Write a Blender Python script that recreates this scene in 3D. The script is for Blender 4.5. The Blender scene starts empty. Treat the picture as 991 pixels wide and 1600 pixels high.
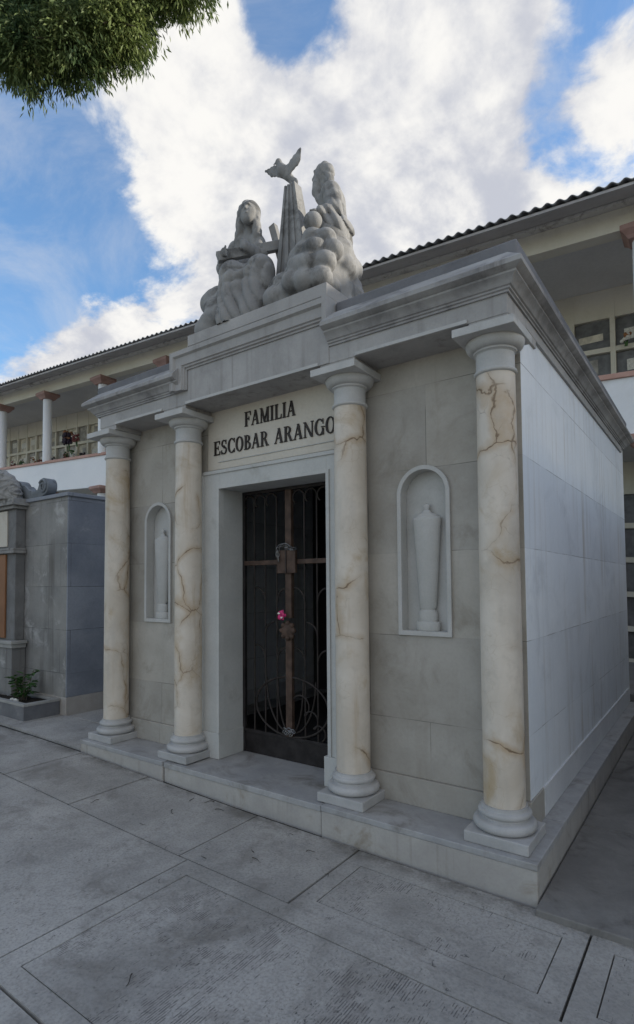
import bpy, bmesh, math, random
import numpy as np
from mathutils import Vector, Matrix

random.seed(7)
rng = np.random.default_rng(11)
scene = bpy.context.scene
COL = scene.collection
PI = math.pi

# ------------------------------------------------------------------ camera
CAM = Vector((0.7793, -2.9355, 1.4))
YAW, PITCH, ROLL = 0.6234, 0.0424, -0.0078
F = Vector((-math.sin(YAW) * math.cos(PITCH), math.cos(YAW) * math.cos(PITCH), math.sin(PITCH)))
R0 = Vector((math.cos(YAW), math.sin(YAW), 0))
U0 = R0.cross(F)
R = R0 * math.cos(ROLL) + U0 * math.sin(ROLL)
U = U0 * math.cos(ROLL) - R0 * math.sin(ROLL)
cd = bpy.data.cameras.new('camera')
cd.sensor_fit = 'VERTICAL'
cd.sensor_height = 36
cd.lens = 873.99 / 1600 * 36
cd.shift_y = 75.53 / 1600
cd.clip_start = 0.05
cd.clip_end = 1000
cam = bpy.data.objects.new('camera', cd)
COL.objects.link(cam)
m = Matrix((R, U, -F)).transposed().to_4x4()
m.translation = CAM
cam.matrix_world = m
scene.camera = cam


# ------------------------------------------------------------------ materials
class NT:
    """small node graph builder for one material"""
    def __init__(s, name, rough=0.75, spec=0.35):
        s.m = bpy.data.materials.new(name)
        s.m.use_nodes = True
        s.t = s.m.node_tree
        s.b = s.t.nodes['Principled BSDF']
        s.b.inputs['Roughness'].default_value = rough
        s.b.inputs['Specular IOR Level'].default_value = spec

    def n(s, typ, **kw):
        nd = s.t.nodes.new(typ)
        for k, v in kw.items():
            setattr(nd, k, v)
        return nd

    def set(s, sock, v):
        if hasattr(v, 'is_output') or isinstance(v, bpy.types.NodeSocket):
            s.t.links.new(v, sock)
        else:
            if isinstance(v, tuple) and len(v) == 3 and sock.type == 'RGBA':
                v = (*v, 1)
            sock.default_value = v

    def coords(s, scale=(1, 1, 1), rand=False, rot=(0, 0, 0)):
        tc = s.n('ShaderNodeTexCoord').outputs['Object']
        if rand:
            oi = s.n('ShaderNodeObjectInfo')
            mu = s.n('ShaderNodeVectorMath', operation='MULTIPLY_ADD')
            s.t.links.new(oi.outputs['Random'], mu.inputs[0])
            mu.inputs[1].default_value = (37, 51, 23)
            s.t.links.new(tc, mu.inputs[2])
            tc = mu.outputs[0]
        mp = s.n('ShaderNodeMapping')
        s.t.links.new(tc, mp.inputs[0])
        mp.inputs['Scale'].default_value = scale
        mp.inputs['Rotation'].default_value = rot
        return mp.outputs[0]

    def noise(s, vec, scale=5, detail=5, rough=0.55, dist=0.0):
        nd = s.n('ShaderNodeTexNoise')
        s.t.links.new(vec, nd.inputs['Vector'])
        nd.inputs['Scale'].default_value = scale
        nd.inputs['Detail'].default_value = detail
        nd.inputs['Roughness'].default_value = rough
        nd.inputs['Distortion'].default_value = dist
        return nd.outputs['Fac']

    def voro(s, vec, scale=5, feature='DISTANCE_TO_EDGE'):
        nd = s.n('ShaderNodeTexVoronoi', feature=feature)
        s.t.links.new(vec, nd.inputs['Vector'])
        nd.inputs['Scale'].default_value = scale
        return nd.outputs['Distance']

    def step(s, fac, a, b, to0=0.0, to1=1.0):
        nd = s.n('ShaderNodeMapRange', interpolation_type='SMOOTHSTEP')
        s.set(nd.inputs['Value'], fac)
        nd.inputs['From Min'].default_value = a
        nd.inputs['From Max'].default_value = b
        nd.inputs['To Min'].default_value = to0
        nd.inputs['To Max'].default_value = to1
        return nd.outputs[0]

    def math(s, op, a, b=0.0, clamp=False):
        nd = s.n('ShaderNodeMath', operation=op, use_clamp=clamp)
        s.set(nd.inputs[0], a)
        s.set(nd.inputs[1], b)
        return nd.outputs[0]

    def mix(s, fac, a, b):
        nd = s.n('ShaderNodeMix', data_type='RGBA')
        s.set(nd.inputs[0], fac)
        s.set(nd.inputs[6], a)
        s.set(nd.inputs[7], b)
        return nd.outputs[2]

    def sep(s, vec):
        nd = s.n('ShaderNodeSeparateXYZ')
        s.t.links.new(vec, nd.inputs[0])
        return nd.outputs

    def comb(s, x, y, z):
        nd = s.n('ShaderNodeCombineXYZ')
        for i, v in enumerate((x, y, z)):
            s.set(nd.inputs[i], v)
        return nd.outputs[0]

    def color(s, c):
        s.set(s.b.inputs['Base Color'], c)
        return s

    def bump(s, h, strength=0.4, dist=0.01):
        nd = s.n('ShaderNodeBump')
        nd.inputs['Strength'].default_value = strength
        nd.inputs['Distance'].default_value = dist
        s.set(nd.inputs['Height'], h)
        s.t.links.new(nd.outputs[0], s.b.inputs['Normal'])
        return s


def stone(name, ca, cb, scale=3, rough=0.75, bump=0.25, dirt=None, streak=None, joints=None, grain=0.12, rand=True, spec=0.3):
    """two-tone weathered stone; dirt=(colour, scale, lo, hi); streak=(colour, lo, hi, sx); joints=(axis, width, row, z0, colour)"""
    k = NT(name, rough, spec)
    v = k.coords(rand=rand)
    base = k.mix(k.step(k.noise(v, scale, 8, 0.6), 0.3, 0.7), ca, cb)
    fine = k.noise(v, scale * 22, 4, 0.6)
    base = k.mix(k.math('MULTIPLY', k.step(fine, 0.35, 0.75), grain), base, tuple(c * 0.45 for c in ca))
    if dirt:
        c, sc, lo, hi = dirt
        base = k.mix(k.step(k.noise(v, sc, 9, 0.68, 0.6), lo, hi), base, c)
    if streak:
        c, lo, hi, sx = streak
        vs = k.coords((sx, sx, 0.35), rand)
        f = k.math('MULTIPLY', k.step(k.noise(vs, 1, 6, 0.6), lo, hi), k.step(k.noise(v, 1.3, 3), 0.35, 0.65))
        base = k.mix(f, base, c)
    h = k.noise(v, scale * 14, 6, 0.65)
    if joints:
        ax, w, row, z0, jc = joints
        tc = k.n('ShaderNodeTexCoord').outputs['Object']
        x, y, z = k.sep(tc)
        hx = x if ax == 'x' else y
        # slightly wandering joint
        zz = k.math('SUBTRACT', z, z0)
        zz = k.math('ADD', zz, k.math('MULTIPLY', k.math('SUBTRACT', k.noise(tc, 2.0, 3), 0.5), 0.012))
        br = k.n('ShaderNodeTexBrick', offset=0.5)
        k.t.links.new(k.comb(hx, zz, 0.0), br.inputs['Vector'])
        br.inputs['Scale'].default_value = 1
        br.inputs['Mortar Size'].default_value = 0.0028
        br.inputs['Mortar Smooth'].default_value = 0.3
        br.inputs['Brick Width'].default_value = w
        br.inputs['Row Height'].default_value = row
        br.inputs['Color1'].default_value = (0.90, 0.90, 0.90, 1)
        br.inputs['Color2'].default_value = (1.06, 1.05, 1.03, 1)
        mul = k.n('ShaderNodeMix', data_type='RGBA', blend_type='MULTIPLY')
        mul.inputs[0].default_value = 1
        k.set(mul.inputs[6], base)
        k.set(mul.inputs[7], br.outputs['Color'])
        br.inputs['Mortar'].default_value = (1, 1, 1, 1)
        gate = k.step(k.noise(tc, 3.0, 3), 0.38, 0.6)
        base = k.mix(k.math('MULTIPLY', br.outputs['Fac'], k.math('MULTIPLY_ADD', gate, 0.75) if False else k.math('ADD', k.math('MULTIPLY', gate, 0.7), 0.2)), mul.outputs[2], jc)
        h = k.math('SUBTRACT', h, k.math('MULTIPLY', br.outputs['Fac'], 1.0))
    k.color(base)
    k.bump(h, bump, 0.006)
    return k.m


def plain(name, c, rough=0.6, var=0.25, scale=8, metal=0.0, spec=0.3, bump=0.1):
    k = NT(name, rough, spec)
    k.b.inputs['Metallic'].default_value = metal
    v = k.coords(rand=True)
    f = k.noise(v, scale, 6, 0.6)
    k.color(k.mix(k.step(f, 0.3, 0.7), tuple(x * (1 - var) for x in c), tuple(min(1, x * (1 + var)) for x in c)))
    if bump:
        k.bump(k.noise(v, scale * 8, 4), bump, 0.004)
    return k.m


def column_marble():
    k = NT('cream_cracked_marble', 0.5, 0.35)
    v = k.coords(rand=True)
    base = k.mix(k.step(k.noise(v, 2.2, 8, 0.6, 0.5), 0.3, 0.7), (0.53, 0.465, 0.385), (0.66, 0.595, 0.515))
    # ochre stain patches
    oc = k.step(k.noise(v, 3.0, 7, 0.62, 0.8), 0.52, 0.75)
    base = k.mix(k.math('MULTIPLY', oc, 0.7), base, (0.40, 0.28, 0.14))
    grey = k.step(k.noise(k.coords((3, 3, 0.8), True), 1.7, 5), 0.5, 0.75)
    base = k.mix(k.math('MULTIPLY', grey, 0.4), base, (0.36, 0.34, 0.31))
    # branching cracks
    wv = k.n('ShaderNodeVectorMath', operation='ADD')
    nz = k.n('ShaderNodeTexNoise')
    k.t.links.new(v, nz.inputs['Vector'])
    nz.inputs['Scale'].default_value = 6
    nz.inputs['Detail'].default_value = 6
    sc = k.n('ShaderNodeVectorMath', operation='SCALE')
    k.t.links.new(nz.outputs['Color'], sc.inputs[0])
    sc.inputs['Scale'].default_value = 0.13
    k.t.links.new(v, wv.inputs[0])
    k.t.links.new(sc.outputs[0], wv.inputs[1])
    e1 = k.voro(wv.outputs[0], 2.3)
    e2 = k.voro(wv.outputs[0], 6.0)
    m1 = k.step(k.noise(v, 1.9, 4), 0.47, 0.62)
    m2 = k.step(k.noise(v, 3.7, 3), 0.54, 0.66)
    wid = k.math('ADD', 0.35, k.math('MULTIPLY', k.step(k.noise(v, 9, 4), 0.4, 0.65), 1.2))
    c1 = k.math('MULTIPLY', k.step(k.math('DIVIDE', e1, wid), 0.001, 0.013, 1, 0), m1)
    c2 = k.math('MULTIPLY', k.step(k.math('DIVIDE', e2, wid), 0.001, 0.016, 1, 0), k.math('MULTIPLY', m2, m1))
    c2 = k.math('MULTIPLY', c2, 0.7)
    halo = k.math('MULTIPLY', k.step(e1, 0.0, 0.10, 1, 0), m1)
    base = k.mix(k.math('MULTIPLY', halo, 0.5), base, (0.38, 0.235, 0.10))
    e3 = k.voro(wv.outputs[0], 13.0)
    c3 = k.math('MULTIPLY', k.step(e3, 0.0, 0.03, 1, 0), k.step(k.noise(v, 3.0, 6, 0.7), 0.47, 0.65))
    base = k.mix(k.math('MULTIPLY', c3, 0.35), base, (0.34, 0.24, 0.13))
    vs2 = k.coords((10, 10, 0.9), True)
    run = k.math('MULTIPLY', k.step(k.noise(vs2, 1.0, 6, 0.65), 0.52, 0.72), k.step(k.noise(v, 1.6, 4), 0.42, 0.62))
    base = k.mix(k.math('MULTIPLY', run, 0.5), base, (0.36, 0.25, 0.13))
    base = k.mix(k.math('MULTIPLY', k.step(k.noise(v, 11, 7, 0.7), 0.5, 0.75), 0.3), base, (0.34, 0.30, 0.25))
    cr = k.math('MAXIMUM', c1, c2)
    base = k.mix(k.math('MULTIPLY', cr, 0.7), base, (0.10, 0.055, 0.02))
    k.color(base)
    k.bump(k.math('SUBTRACT', k.math('MULTIPLY', k.noise(v, 40, 4), 0.3), cr), 0.5, 0.006)
    return k.m


def paving_mat(name, striated):
    k = NT(name, 0.8, 0.25)
    v = k.coords()
    base = k.mix(k.step(k.noise(v, 1.6, 9, 0.65), 0.3, 0.7), (0.30, 0.287, 0.268), (0.48, 0.46, 0.43))
    base = k.mix(k.math('MULTIPLY', k.step(k.noise(v, 2.3, 10, 0.74, 0.4), 0.48, 0.68), 0.7), base, (0.175, 0.16, 0.14))
    base = k.mix(k.math('MULTIPLY', k.step(k.noise(v, 75, 5, 0.75), 0.40, 0.70), 0.55), base, (0.16, 0.157, 0.15))
    base = k.mix(k.math('MULTIPLY', k.step(k.noise(v, 150, 3, 0.7), 0.55, 0.75), 0.4), base, (0.50, 0.49, 0.47))
    # dark chipped specks, elongated across the slab
    ve = k.coords((1.0, 0.55, 1.0))
    sp = k.step(k.noise(ve, 46, 6, 0.72, 1.2), 0.60, 0.66)
    sp = k.math('MULTIPLY', sp, k.step(k.noise(v, 2.6, 8, 0.7), 0.40, 0.56))
    sp2 = k.step(k.noise(ve, 22, 6, 0.75, 1.5), 0.655, 0.685)
    sp = k.math('MAXIMUM', sp, sp2)
    base = k.mix(k.math('MULTIPLY', sp, 0.8), base, (0.06, 0.058, 0.06))
    # damp grime where the court meets the mausoleum step
    x, y, z = k.sep(v)
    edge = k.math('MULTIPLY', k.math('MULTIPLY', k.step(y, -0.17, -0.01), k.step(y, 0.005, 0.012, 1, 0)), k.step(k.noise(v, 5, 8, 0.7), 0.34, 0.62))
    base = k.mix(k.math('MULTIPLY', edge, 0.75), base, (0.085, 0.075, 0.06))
    h = k.math('SUBTRACT', k.noise(v, 45, 6, 0.65), k.math('MULTIPLY', sp, 0.8))
    if striated:
        xx = k.math('ADD', x, k.math('MULTIPLY', k.noise(v, 4, 3), 0.02))
        w = k.math('SINE', k.math('MULTIPLY', xx, 2 * PI / 0.0115))
        vl = k.coords((90, 20, 1))
        brk = k.noise(vl, 1.0, 5, 0.7)
        patch = k.step(k.noise(v, 3.1, 12, 0.74), 0.46, 0.62)
        thr = k.math('SUBTRACT', 0.62, k.math('MULTIPLY', patch, 0.20))
        on = k.step(k.math('SUBTRACT', brk, thr), 0.0, 0.05)
        line = k.math('MULTIPLY', k.step(w, 0.15, 0.75), on)
        base = k.mix(k.math('MULTIPLY', line, 0.8), base, (0.075, 0.07, 0.07))
        base = k.mix(k.math('MULTIPLY', patch, 0.20), base, (0.19, 0.17, 0.165))
        h = k.math('SUBTRACT', h, line)
    k.color(base)
    k.bump(h, 0.45, 0.008)
    return k.m


MAT = {}
MAT['facade'] = stone('grey_beige_stone_veneer', (0.36, 0.335, 0.295), (0.455, 0.428, 0.385), 2.2, 0.7, 0.15,
                      dirt=((0.29, 0.265, 0.225), 3.2, 0.48, 0.74), streak=((0.28, 0.25, 0.21), 0.55, 0.8, 6), joints=('x', 0.86, 0.535, 0.195, (0.17, 0.16, 0.14)), rand=False, grain=0.1)
MAT['tablet'] = stone('warm_stone_tablet', (0.56, 0.51, 0.43), (0.63, 0.58, 0.50), 2.0, 0.6, 0.08, dirt=((0.46, 0.40, 0.32), 2.5, 0.55, 0.8))
MAT['white_wall'] = stone('white_weathered_wall', (0.73, 0.765, 0.81), (0.80, 0.825, 0.86), 1.5, 0.6, 0.08,
                          dirt=((0.58, 0.605, 0.64), 1.8, 0.50, 0.80), streak=((0.50, 0.47, 0.43), 0.48, 0.74, 9), joints=('y', 9.0, 0.535, 0.195, (0.30, 0.30, 0.30)), rand=False, grain=0.05)
MAT['base_side'] = stone('pale_side_base_course', (0.58, 0.59, 0.61), (0.68, 0.69, 0.70), 2.0, 0.6, 0.1, dirt=((0.42, 0.42, 0.42), 2.5, 0.5, 0.78), rand=False)
MAT['entab'] = stone('grey_weathered_marble', (0.345, 0.333, 0.322), (0.43, 0.415, 0.40), 3, 0.7, 0.2,
                     dirt=((0.27, 0.26, 0.25), 2.0, 0.48, 0.74), streak=((0.24, 0.225, 0.21), 0.5, 0.72, 14), rand=False)
MAT['cornice'] = stone('stained_cornice_stone', (0.30, 0.29, 0.283), (0.39, 0.38, 0.37), 2.5, 0.75, 0.25,
                       dirt=((0.17, 0.165, 0.165), 2.2, 0.45, 0.70), streak=((0.15, 0.14, 0.135), 0.5, 0.72, 10), rand=False)
MAT['sidecornice'] = stone('mildewed_cornice_stone', (0.30, 0.287, 0.275), (0.38, 0.365, 0.35), 2.5, 0.8, 0.3,
                           dirt=((0.15, 0.142, 0.137), 1.7, 0.45, 0.70), rand=False)
MAT['membrane'] = stone('dark_roof_coating', (0.13, 0.13, 0.14), (0.20, 0.20, 0.21), 3, 0.7, 0.3, dirt=((0.30, 0.30, 0.31), 4, 0.6, 0.75))
MAT['base'] = stone('pale_grey_marble', (0.36, 0.357, 0.35), (0.47, 0.46, 0.45), 5, 0.55, 0.12, dirt=((0.32, 0.31, 0.30), 4, 0.52, 0.78))
MAT['capital'] = stone('capital_stone', (0.44, 0.435, 0.42), (0.53, 0.52, 0.50), 5, 0.65, 0.12, dirt=((0.30, 0.29, 0.27), 4, 0.55, 0.8))
MAT['plinth'] = stone('plinth_marble', (0.30, 0.30, 0.305), (0.42, 0.415, 0.41), 3, 0.55, 0.12, dirt=((0.21, 0.20, 0.185), 3.0, 0.47, 0.72), rand=False)
MAT['plinth_face'] = stone('plinth_face_stone', (0.36, 0.34, 0.32), (0.45, 0.43, 0.40), 3, 0.7, 0.2, dirt=((0.26, 0.22, 0.17), 3, 0.52, 0.76), streak=((0.2, 0.18, 0.15), 0.55, 0.75, 12), rand=False)
MAT['doorframe'] = stone('door_surround_stone', (0.46, 0.46, 0.44), (0.54, 0.535, 0.51), 3, 0.65, 0.12, dirt=((0.36, 0.35, 0.32), 2.5, 0.55, 0.8))
MAT['niche'] = stone('carved_niche_stone', (0.45, 0.445, 0.42), (0.52, 0.51, 0.49), 4, 0.7, 0.12, dirt=((0.36, 0.35, 0.32), 3, 0.55, 0.8))
MAT['statue'] = stone('weathered_statue_stone', (0.245, 0.24, 0.235), (0.335, 0.33, 0.32), 4, 0.8, 0.35,
                      dirt=((0.10, 0.097, 0.093), 4.0, 0.46, 0.68), streak=((0.17, 0.165, 0.16), 0.52, 0.7, 16))
MAT['column'] = column_marble()
MAT['iron'] = plain('dark_painted_iron', (0.03, 0.026, 0.026), 0.5, 0.35, 9, 0.3)
MAT['iron_brown'] = plain('brown_painted_iron', (0.034, 0.027, 0.024), 0.55, 0.3, 9, 0.2)
MAT['rust_iron'] = plain('rusty_brown_iron', (0.085, 0.054, 0.040), 0.65, 0.4, 12, 0.1)
MAT['letters'] = plain('dark_bronze_letters', (0.03, 0.022, 0.018), 0.45, 0.3, 20, 0.3)
MAT['paving'] = paving_mat('grey_concrete_paving', False)
MAT['paving_str'] = paving_mat('striated_concrete_paving', True)
MAT['dirtbed'] = stone('dark_joint_dirt', (0.035, 0.033, 0.03), (0.07, 0.065, 0.055), 9, 0.95, 0.5)
MAT['side_path'] = stone('dark_side_paving', (0.16, 0.152, 0.142), (0.235, 0.225, 0.21), 2.5, 0.85, 0.35, dirt=((0.10, 0.092, 0.085), 3.0, 0.48, 0.70), rand=False)
MAT['ground'] = stone('cemetery_ground_concrete', (0.20, 0.20, 0.195), (0.28, 0.275, 0.27), 0.8, 0.9, 0.4, dirt=((0.15, 0.14, 0.13), 0.5, 0.5, 0.7))
MAT['white_paint'] = stone('white_painted_render', (0.76, 0.77, 0.79), (0.83, 0.83, 0.84), 0.8, 0.6, 0.06, dirt=((0.66, 0.66, 0.66), 0.9, 0.55, 0.85), grain=0.04)
MAT['terracotta'] = stone('terracotta_paint', (0.32, 0.195, 0.165), (0.42, 0.265, 0.23), 3, 0.7, 0.15, dirt=((0.34, 0.22, 0.18), 3, 0.55, 0.8))
MAT['coping_paint'] = stone('faded_pink_coping', (0.46, 0.27, 0.22), (0.56, 0.35, 0.29), 3, 0.75, 0.15)
MAT['cream'] = stone('cream_painted_render', (0.68, 0.64, 0.53), (0.76, 0.72, 0.62), 1.2, 0.7, 0.08, dirt=((0.50, 0.45, 0.35), 1.5, 0.55, 0.85), grain=0.06)
MAT['ceiling'] = stone('grey_gallery_ceiling', (0.62, 0.61, 0.60), (0.70, 0.69, 0.68), 0.8, 0.8, 0.08)
MAT['roof_sheet'] = stone('fibre_cement_sheet', (0.42, 0.42, 0.42), (0.54, 0.54, 0.54), 1.5, 0.85, 0.2, dirt=((0.10, 0.16, 0.15), 3, 0.55, 0.75))
MAT['eave'] = stone('stained_eave_render', (0.62, 0.60, 0.56), (0.72, 0.70, 0.66), 2.0, 0.8, 0.25, dirt=((0.36, 0.33, 0.30), 4, 0.5, 0.66))
MAT['soffit'] = stone('lilac_grey_soffit', (0.46, 0.44, 0.44), (0.56, 0.54, 0.53), 1.2, 0.8, 0.1, dirt=((0.33, 0.31, 0.30), 2.0, 0.5, 0.75))
MAT['slab_a'] = plain('dark_niche_slab', (0.16, 0.16, 0.162), 0.4, 0.3, 5)
MAT['slab_b'] = plain('grey_niche_slab', (0.34, 0.32, 0.29), 0.5, 0.35, 5)
MAT['slab_c'] = plain('cream_niche_slab', (0.60, 0.55, 0.45), 0.6, 0.3, 5)
MAT['tomb_grey'] = stone('grey_veined_marble', (0.20, 0.195, 0.19), (0.30, 0.29, 0.275), 2.0, 0.6, 0.2,
                         dirt=((0.40, 0.39, 0.38), 2.8, 0.54, 0.68), streak=((0.10, 0.09, 0.08), 0.50, 0.7, 7), joints=('x', 0.62, 0.5, 0.475, (0.04, 0.04, 0.04)), rand=False, grain=0.15)
MAT['tomb_side'] = stone('blue_grey_marble', (0.19, 0.205, 0.24), (0.28, 0.295, 0.33), 2.0, 0.55, 0.2,
                         dirt=((0.33, 0.34, 0.36), 3.0, 0.6, 0.74), joints=('y', 0.9, 0.5, 0.475, (0.04, 0.04, 0.045)), rand=False, grain=0.15)
MAT['tomb_base'] = stone('tomb_base_stone', (0.33, 0.30, 0.27), (0.42, 0.39, 0.36), 3, 0.8, 0.2)
MAT['tomb_carve'] = stone('carved_grey_stone', (0.24, 0.23, 0.22), (0.34, 0.33, 0.31), 6, 0.8, 0.5, dirt=((0.10, 0.095, 0.09), 6, 0.5, 0.68))
MAT['tomb_bay'] = stone('dark_bay_stone', (0.15, 0.147, 0.145), (0.22, 0.215, 0.21), 3, 0.75, 0.2, dirt=((0.09, 0.085, 0.08), 3, 0.5, 0.75))
MAT['scroll'] = stone('blue_grey_scroll_stone', (0.16, 0.175, 0.19), (0.24, 0.255, 0.27), 4, 0.7, 0.2, dirt=((0.10, 0.105, 0.11), 5, 0.5, 0.7))
MAT['wood'] = stone('orange_brown_panel', (0.21, 0.095, 0.042), (0.28, 0.13, 0.06), 2, 0.6, 0.1, streak=((0.2, 0.08, 0.035), 0.45, 0.7, 12))
MAT['planter'] = stone('planter_stone', (0.12, 0.122, 0.13), (0.18, 0.18, 0.19), 4, 0.7, 0.2, dirt=((0.26, 0.25, 0.24), 4, 0.55, 0.75))
MAT['planter_rim'] = stone('planter_rim_stone', (0.28, 0.275, 0.26), (0.38, 0.37, 0.35), 5, 0.75, 0.2)
MAT['chamber'] = stone('shade_dark_chamber_plaster', (0.03, 0.03, 0.033), (0.05, 0.05, 0.052), 2, 0.9, 0.1)  # shade of the unlit interior is put into this near-black colour
MAT['soil'] = stone('dark_soil', (0.02, 0.017, 0.013), (0.045, 0.036, 0.027), 20, 0.95, 0.8)
MAT['leaf'] = plain('planter_leaf', (0.05, 0.11, 0.03), 0.5, 0.5, 12)
MAT['bark'] = stone('tree_bark', (0.09, 0.07, 0.05), (0.15, 0.12, 0.09), 6, 0.9, 0.6)
MAT['pink'] = plain('pink_petal', (0.60, 0.04, 0.17), 0.5, 0.3, 30)
MAT['purple'] = plain('purple_petal', (0.03, 0.018, 0.035), 0.5, 0.4, 30)
MAT['orange'] = plain('orange_petal', (0.30, 0.14, 0.06), 0.5, 0.4, 30)
MAT['white_petal'] = plain('white_petal', (0.70, 0.68, 0.62), 0.5, 0.2, 30)
MAT['red'] = plain('red_petal', (0.17, 0.045, 0.045), 0.5, 0.4, 30)
MAT['chain'] = plain('steel_chain', (0.22, 0.22, 0.22), 0.4, 0.2, 30, 0.9)
MAT['twig'] = plain('dry_twig', (0.035, 0.028, 0.02), 0.85, 0.4, 30)
MAT['steel'] = plain('grey_rail_metal', (0.20, 0.21, 0.22), 0.4, 0.2, 20, 0.7)


def foliage_mat():
    k = NT('conifer_foliage', 0.55, 0.3)
    v = k.coords()
    a = k.mix(k.step(k.noise(v, 1.3, 5), 0.35, 0.65), (0.050, 0.095, 0.038), (0.21, 0.26, 0.085))
    a = k.mix(k.step(k.noise(v, 14, 3), 0.55, 0.75), a, (0.34, 0.36, 0.14))
    k.color(a)
    tr = k.n('ShaderNodeBsdfTranslucent')
    k.set(tr.inputs[0], a)
    mx = k.n('ShaderNodeMixShader')
    mx.inputs[0].default_value = 0.3
    out = k.t.nodes['Material Output']
    k.t.links.new(k.b.outputs[0], mx.inputs[1])
    k.t.links.new(tr.outputs[0], mx.inputs[2])
    k.t.links.new(mx.outputs[0], out.inputs['Surface'])
    return k.m


MAT['foliage'] = foliage_mat()


# ------------------------------------------------------------------ mesh helpers
class MB:
    def __init__(s):
        s.v = []
        s.f = []

    def add(s, vs, fs):
        o = len(s.v)
        s.v.extend([tuple(p) for p in vs])
        s.f.extend([tuple(i + o for i in f) for f in fs])
        return s

    def box(s, x0, x1, y0, y1, z0, z1):
        vs = [(x, y, z) for z in (z0, z1) for y in (y0, y1) for x in (x0, x1)]
        return s.add(vs, [(0, 2, 3, 1), (4, 5, 7, 6), (0, 1, 5, 4), (2, 6, 7, 3), (0, 4, 6, 2), (1, 3, 7, 5)])

    def prism(s, poly, axis, a, b):
        """2D polygon extruded along axis: 'y' uses (x,z), 'x' uses (y,z), 'z' uses (x,y)"""
        def P(p, t):
            return {'y': (p[0], t, p[1]), 'x': (t, p[0], p[1]), 'z': (p[0], p[1], t)}[axis]
        n = len(poly)
        vs = [P(p, a) for p in poly] + [P(p, b) for p in poly]
        fs = [tuple(range(n)), tuple(range(2 * n - 1, n - 1, -1))]
        fs += [(i, i + n, (i + 1) % n + n, (i + 1) % n) for i in range(n)]
        return s.add(vs, fs)

    def lathe(s, prof, c=(0, 0, 0), n=40, sx=1, sy=1):
        vs, fs = [], []
        for r, z in prof:
            for i in range(n):
                a = 2 * PI * i / n
                vs.append((c[0] + sx * r * math.cos(a), c[1] + sy * r * math.sin(a), c[2] + z))
        m_ = len(prof)
        for j in range(m_ - 1):
            for i in range(n):
                i2 = (i + 1) % n
                fs.append((j * n + i, j * n + i2, (j + 1) * n + i2, (j + 1) * n + i))
        fs.append(tuple(range(n - 1, -1, -1)))
        fs.append(tuple((m_ - 1) * n + i for i in range(n)))
        return s.add(vs, fs)

    def tube(s, pts, r, n=8, r2=None):
        pts = [Vector(p) for p in pts]
        vs, fs = [], []
        L = len(pts)
        up = None
        for i, p in enumerate(pts):
            t = (pts[min(i + 1, L - 1)] - pts[max(i - 1, 0)]).normalized()
            if up is None:
                up = t.orthogonal().normalized()
            up = (up - t * up.dot(t)).normalized()
            w = t.cross(up)
            rr = r if r2 is None else r + (r2 - r) * i / max(1, L - 1)
            for k in range(n):
                a = 2 * PI * k / n
                vs.append(p + (up * math.cos(a) + w * math.sin(a)) * rr)
        for i in range(L - 1):
            for k in range(n):
                k2 = (k + 1) % n
                fs.append((i * n + k, i * n + k2, (i + 1) * n + k2, (i + 1) * n + k))
        fs.append(tuple(range(n - 1, -1, -1)))
        fs.append(tuple((L - 1) * n + k for k in range(n)))
        return s.add(vs, fs)

    def beam(s, a, b, w, h, up=(0, 0, 1)):
        """rectangular bar from a to b"""
        a, b = Vector(a), Vector(b)
        t = (b - a).normalized()
        u = Vector(up)
        u = (u - t * u.dot(t)).normalized()
        v = t.cross(u)
        vs = [p + v * (sx * w / 2) + u * (sz * h / 2) for p in (a, b) for sx, sz in ((-1, -1), (1, -1), (1, 1), (-1, 1))]
        return s.add(vs, [(3, 2, 1, 0), (4, 5, 6, 7), (0, 1, 5, 4), (1, 2, 6, 5), (2, 3, 7, 6), (3, 0, 4, 7)])

    def ball(s, c, r, n=10, sx=1, sy=1, sz=1):
        prof = [(max(1e-4, math.sin(PI * j / n)) * r, -math.cos(PI * j / n) * r * sz) for j in range(n + 1)]
        return s.lathe(prof, c, n + 2, sx, sy)

    def build(s, name, mat, parent=None, smooth=None, bevel=None, fn=None, segs=2, fix=True, loc=None):
        me = bpy.data.meshes.new(name)
        off = Vector((0, 0, 0))
        q = parent
        while q is not None:
            off += q.location
            q = q.parent
        vs = s.v
        if fn:
            vs = [fn(*p) for p in vs]
        if loc is not None:
            off = off + Vector(loc)
        vs = [(p[0] - off.x, p[1] - off.y, p[2] - off.z) for p in vs]
        me.from_pydata(vs, [], s.f)
        if fix or bevel:
            bm = bmesh.new()
            bm.from_mesh(me)
            if fix:
                bmesh.ops.recalc_face_normals(bm, faces=bm.faces)
            if bevel:
                es = [e for e in bm.edges if len(e.link_faces) == 2 and e.calc_face_angle(0) > 0.6]
                bmesh.ops.bevel(bm, geom=es, offset=bevel, segments=segs, affect='EDGES', profile=0.5, clamp_overlap=True)
            bm.to_mesh(me)
            bm.free()
        if smooth:
            me.polygons.foreach_set('use_smooth', [True] * len(me.polygons))
            me.set_sharp_from_angle(angle=math.radians(smooth))
        for mt in (mat if isinstance(mat, list) else [mat]):
            me.materials.append(mt)
        o = bpy.data.objects.new(name, me)
        COL.objects.link(o)
        if parent is not None:
            o.parent = parent
        if loc is not None:
            o.location = loc
        return o


def thing(name, loc, label, cat, group=None):
    o = bpy.data.objects.new(name, None)
    COL.objects.link(o)
    o.location = loc
    o.empty_display_size = 0.2
    return tag(o, label, cat, group)


def tag(o, label, cat, group=None, kind=None):
    o['label'] = label
    o['category'] = cat
    if group:
        o['group'] = group
    if kind:
        o['kind'] = kind
    return o


def struct(o):
    o['kind'] = 'structure'
    return o


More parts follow.
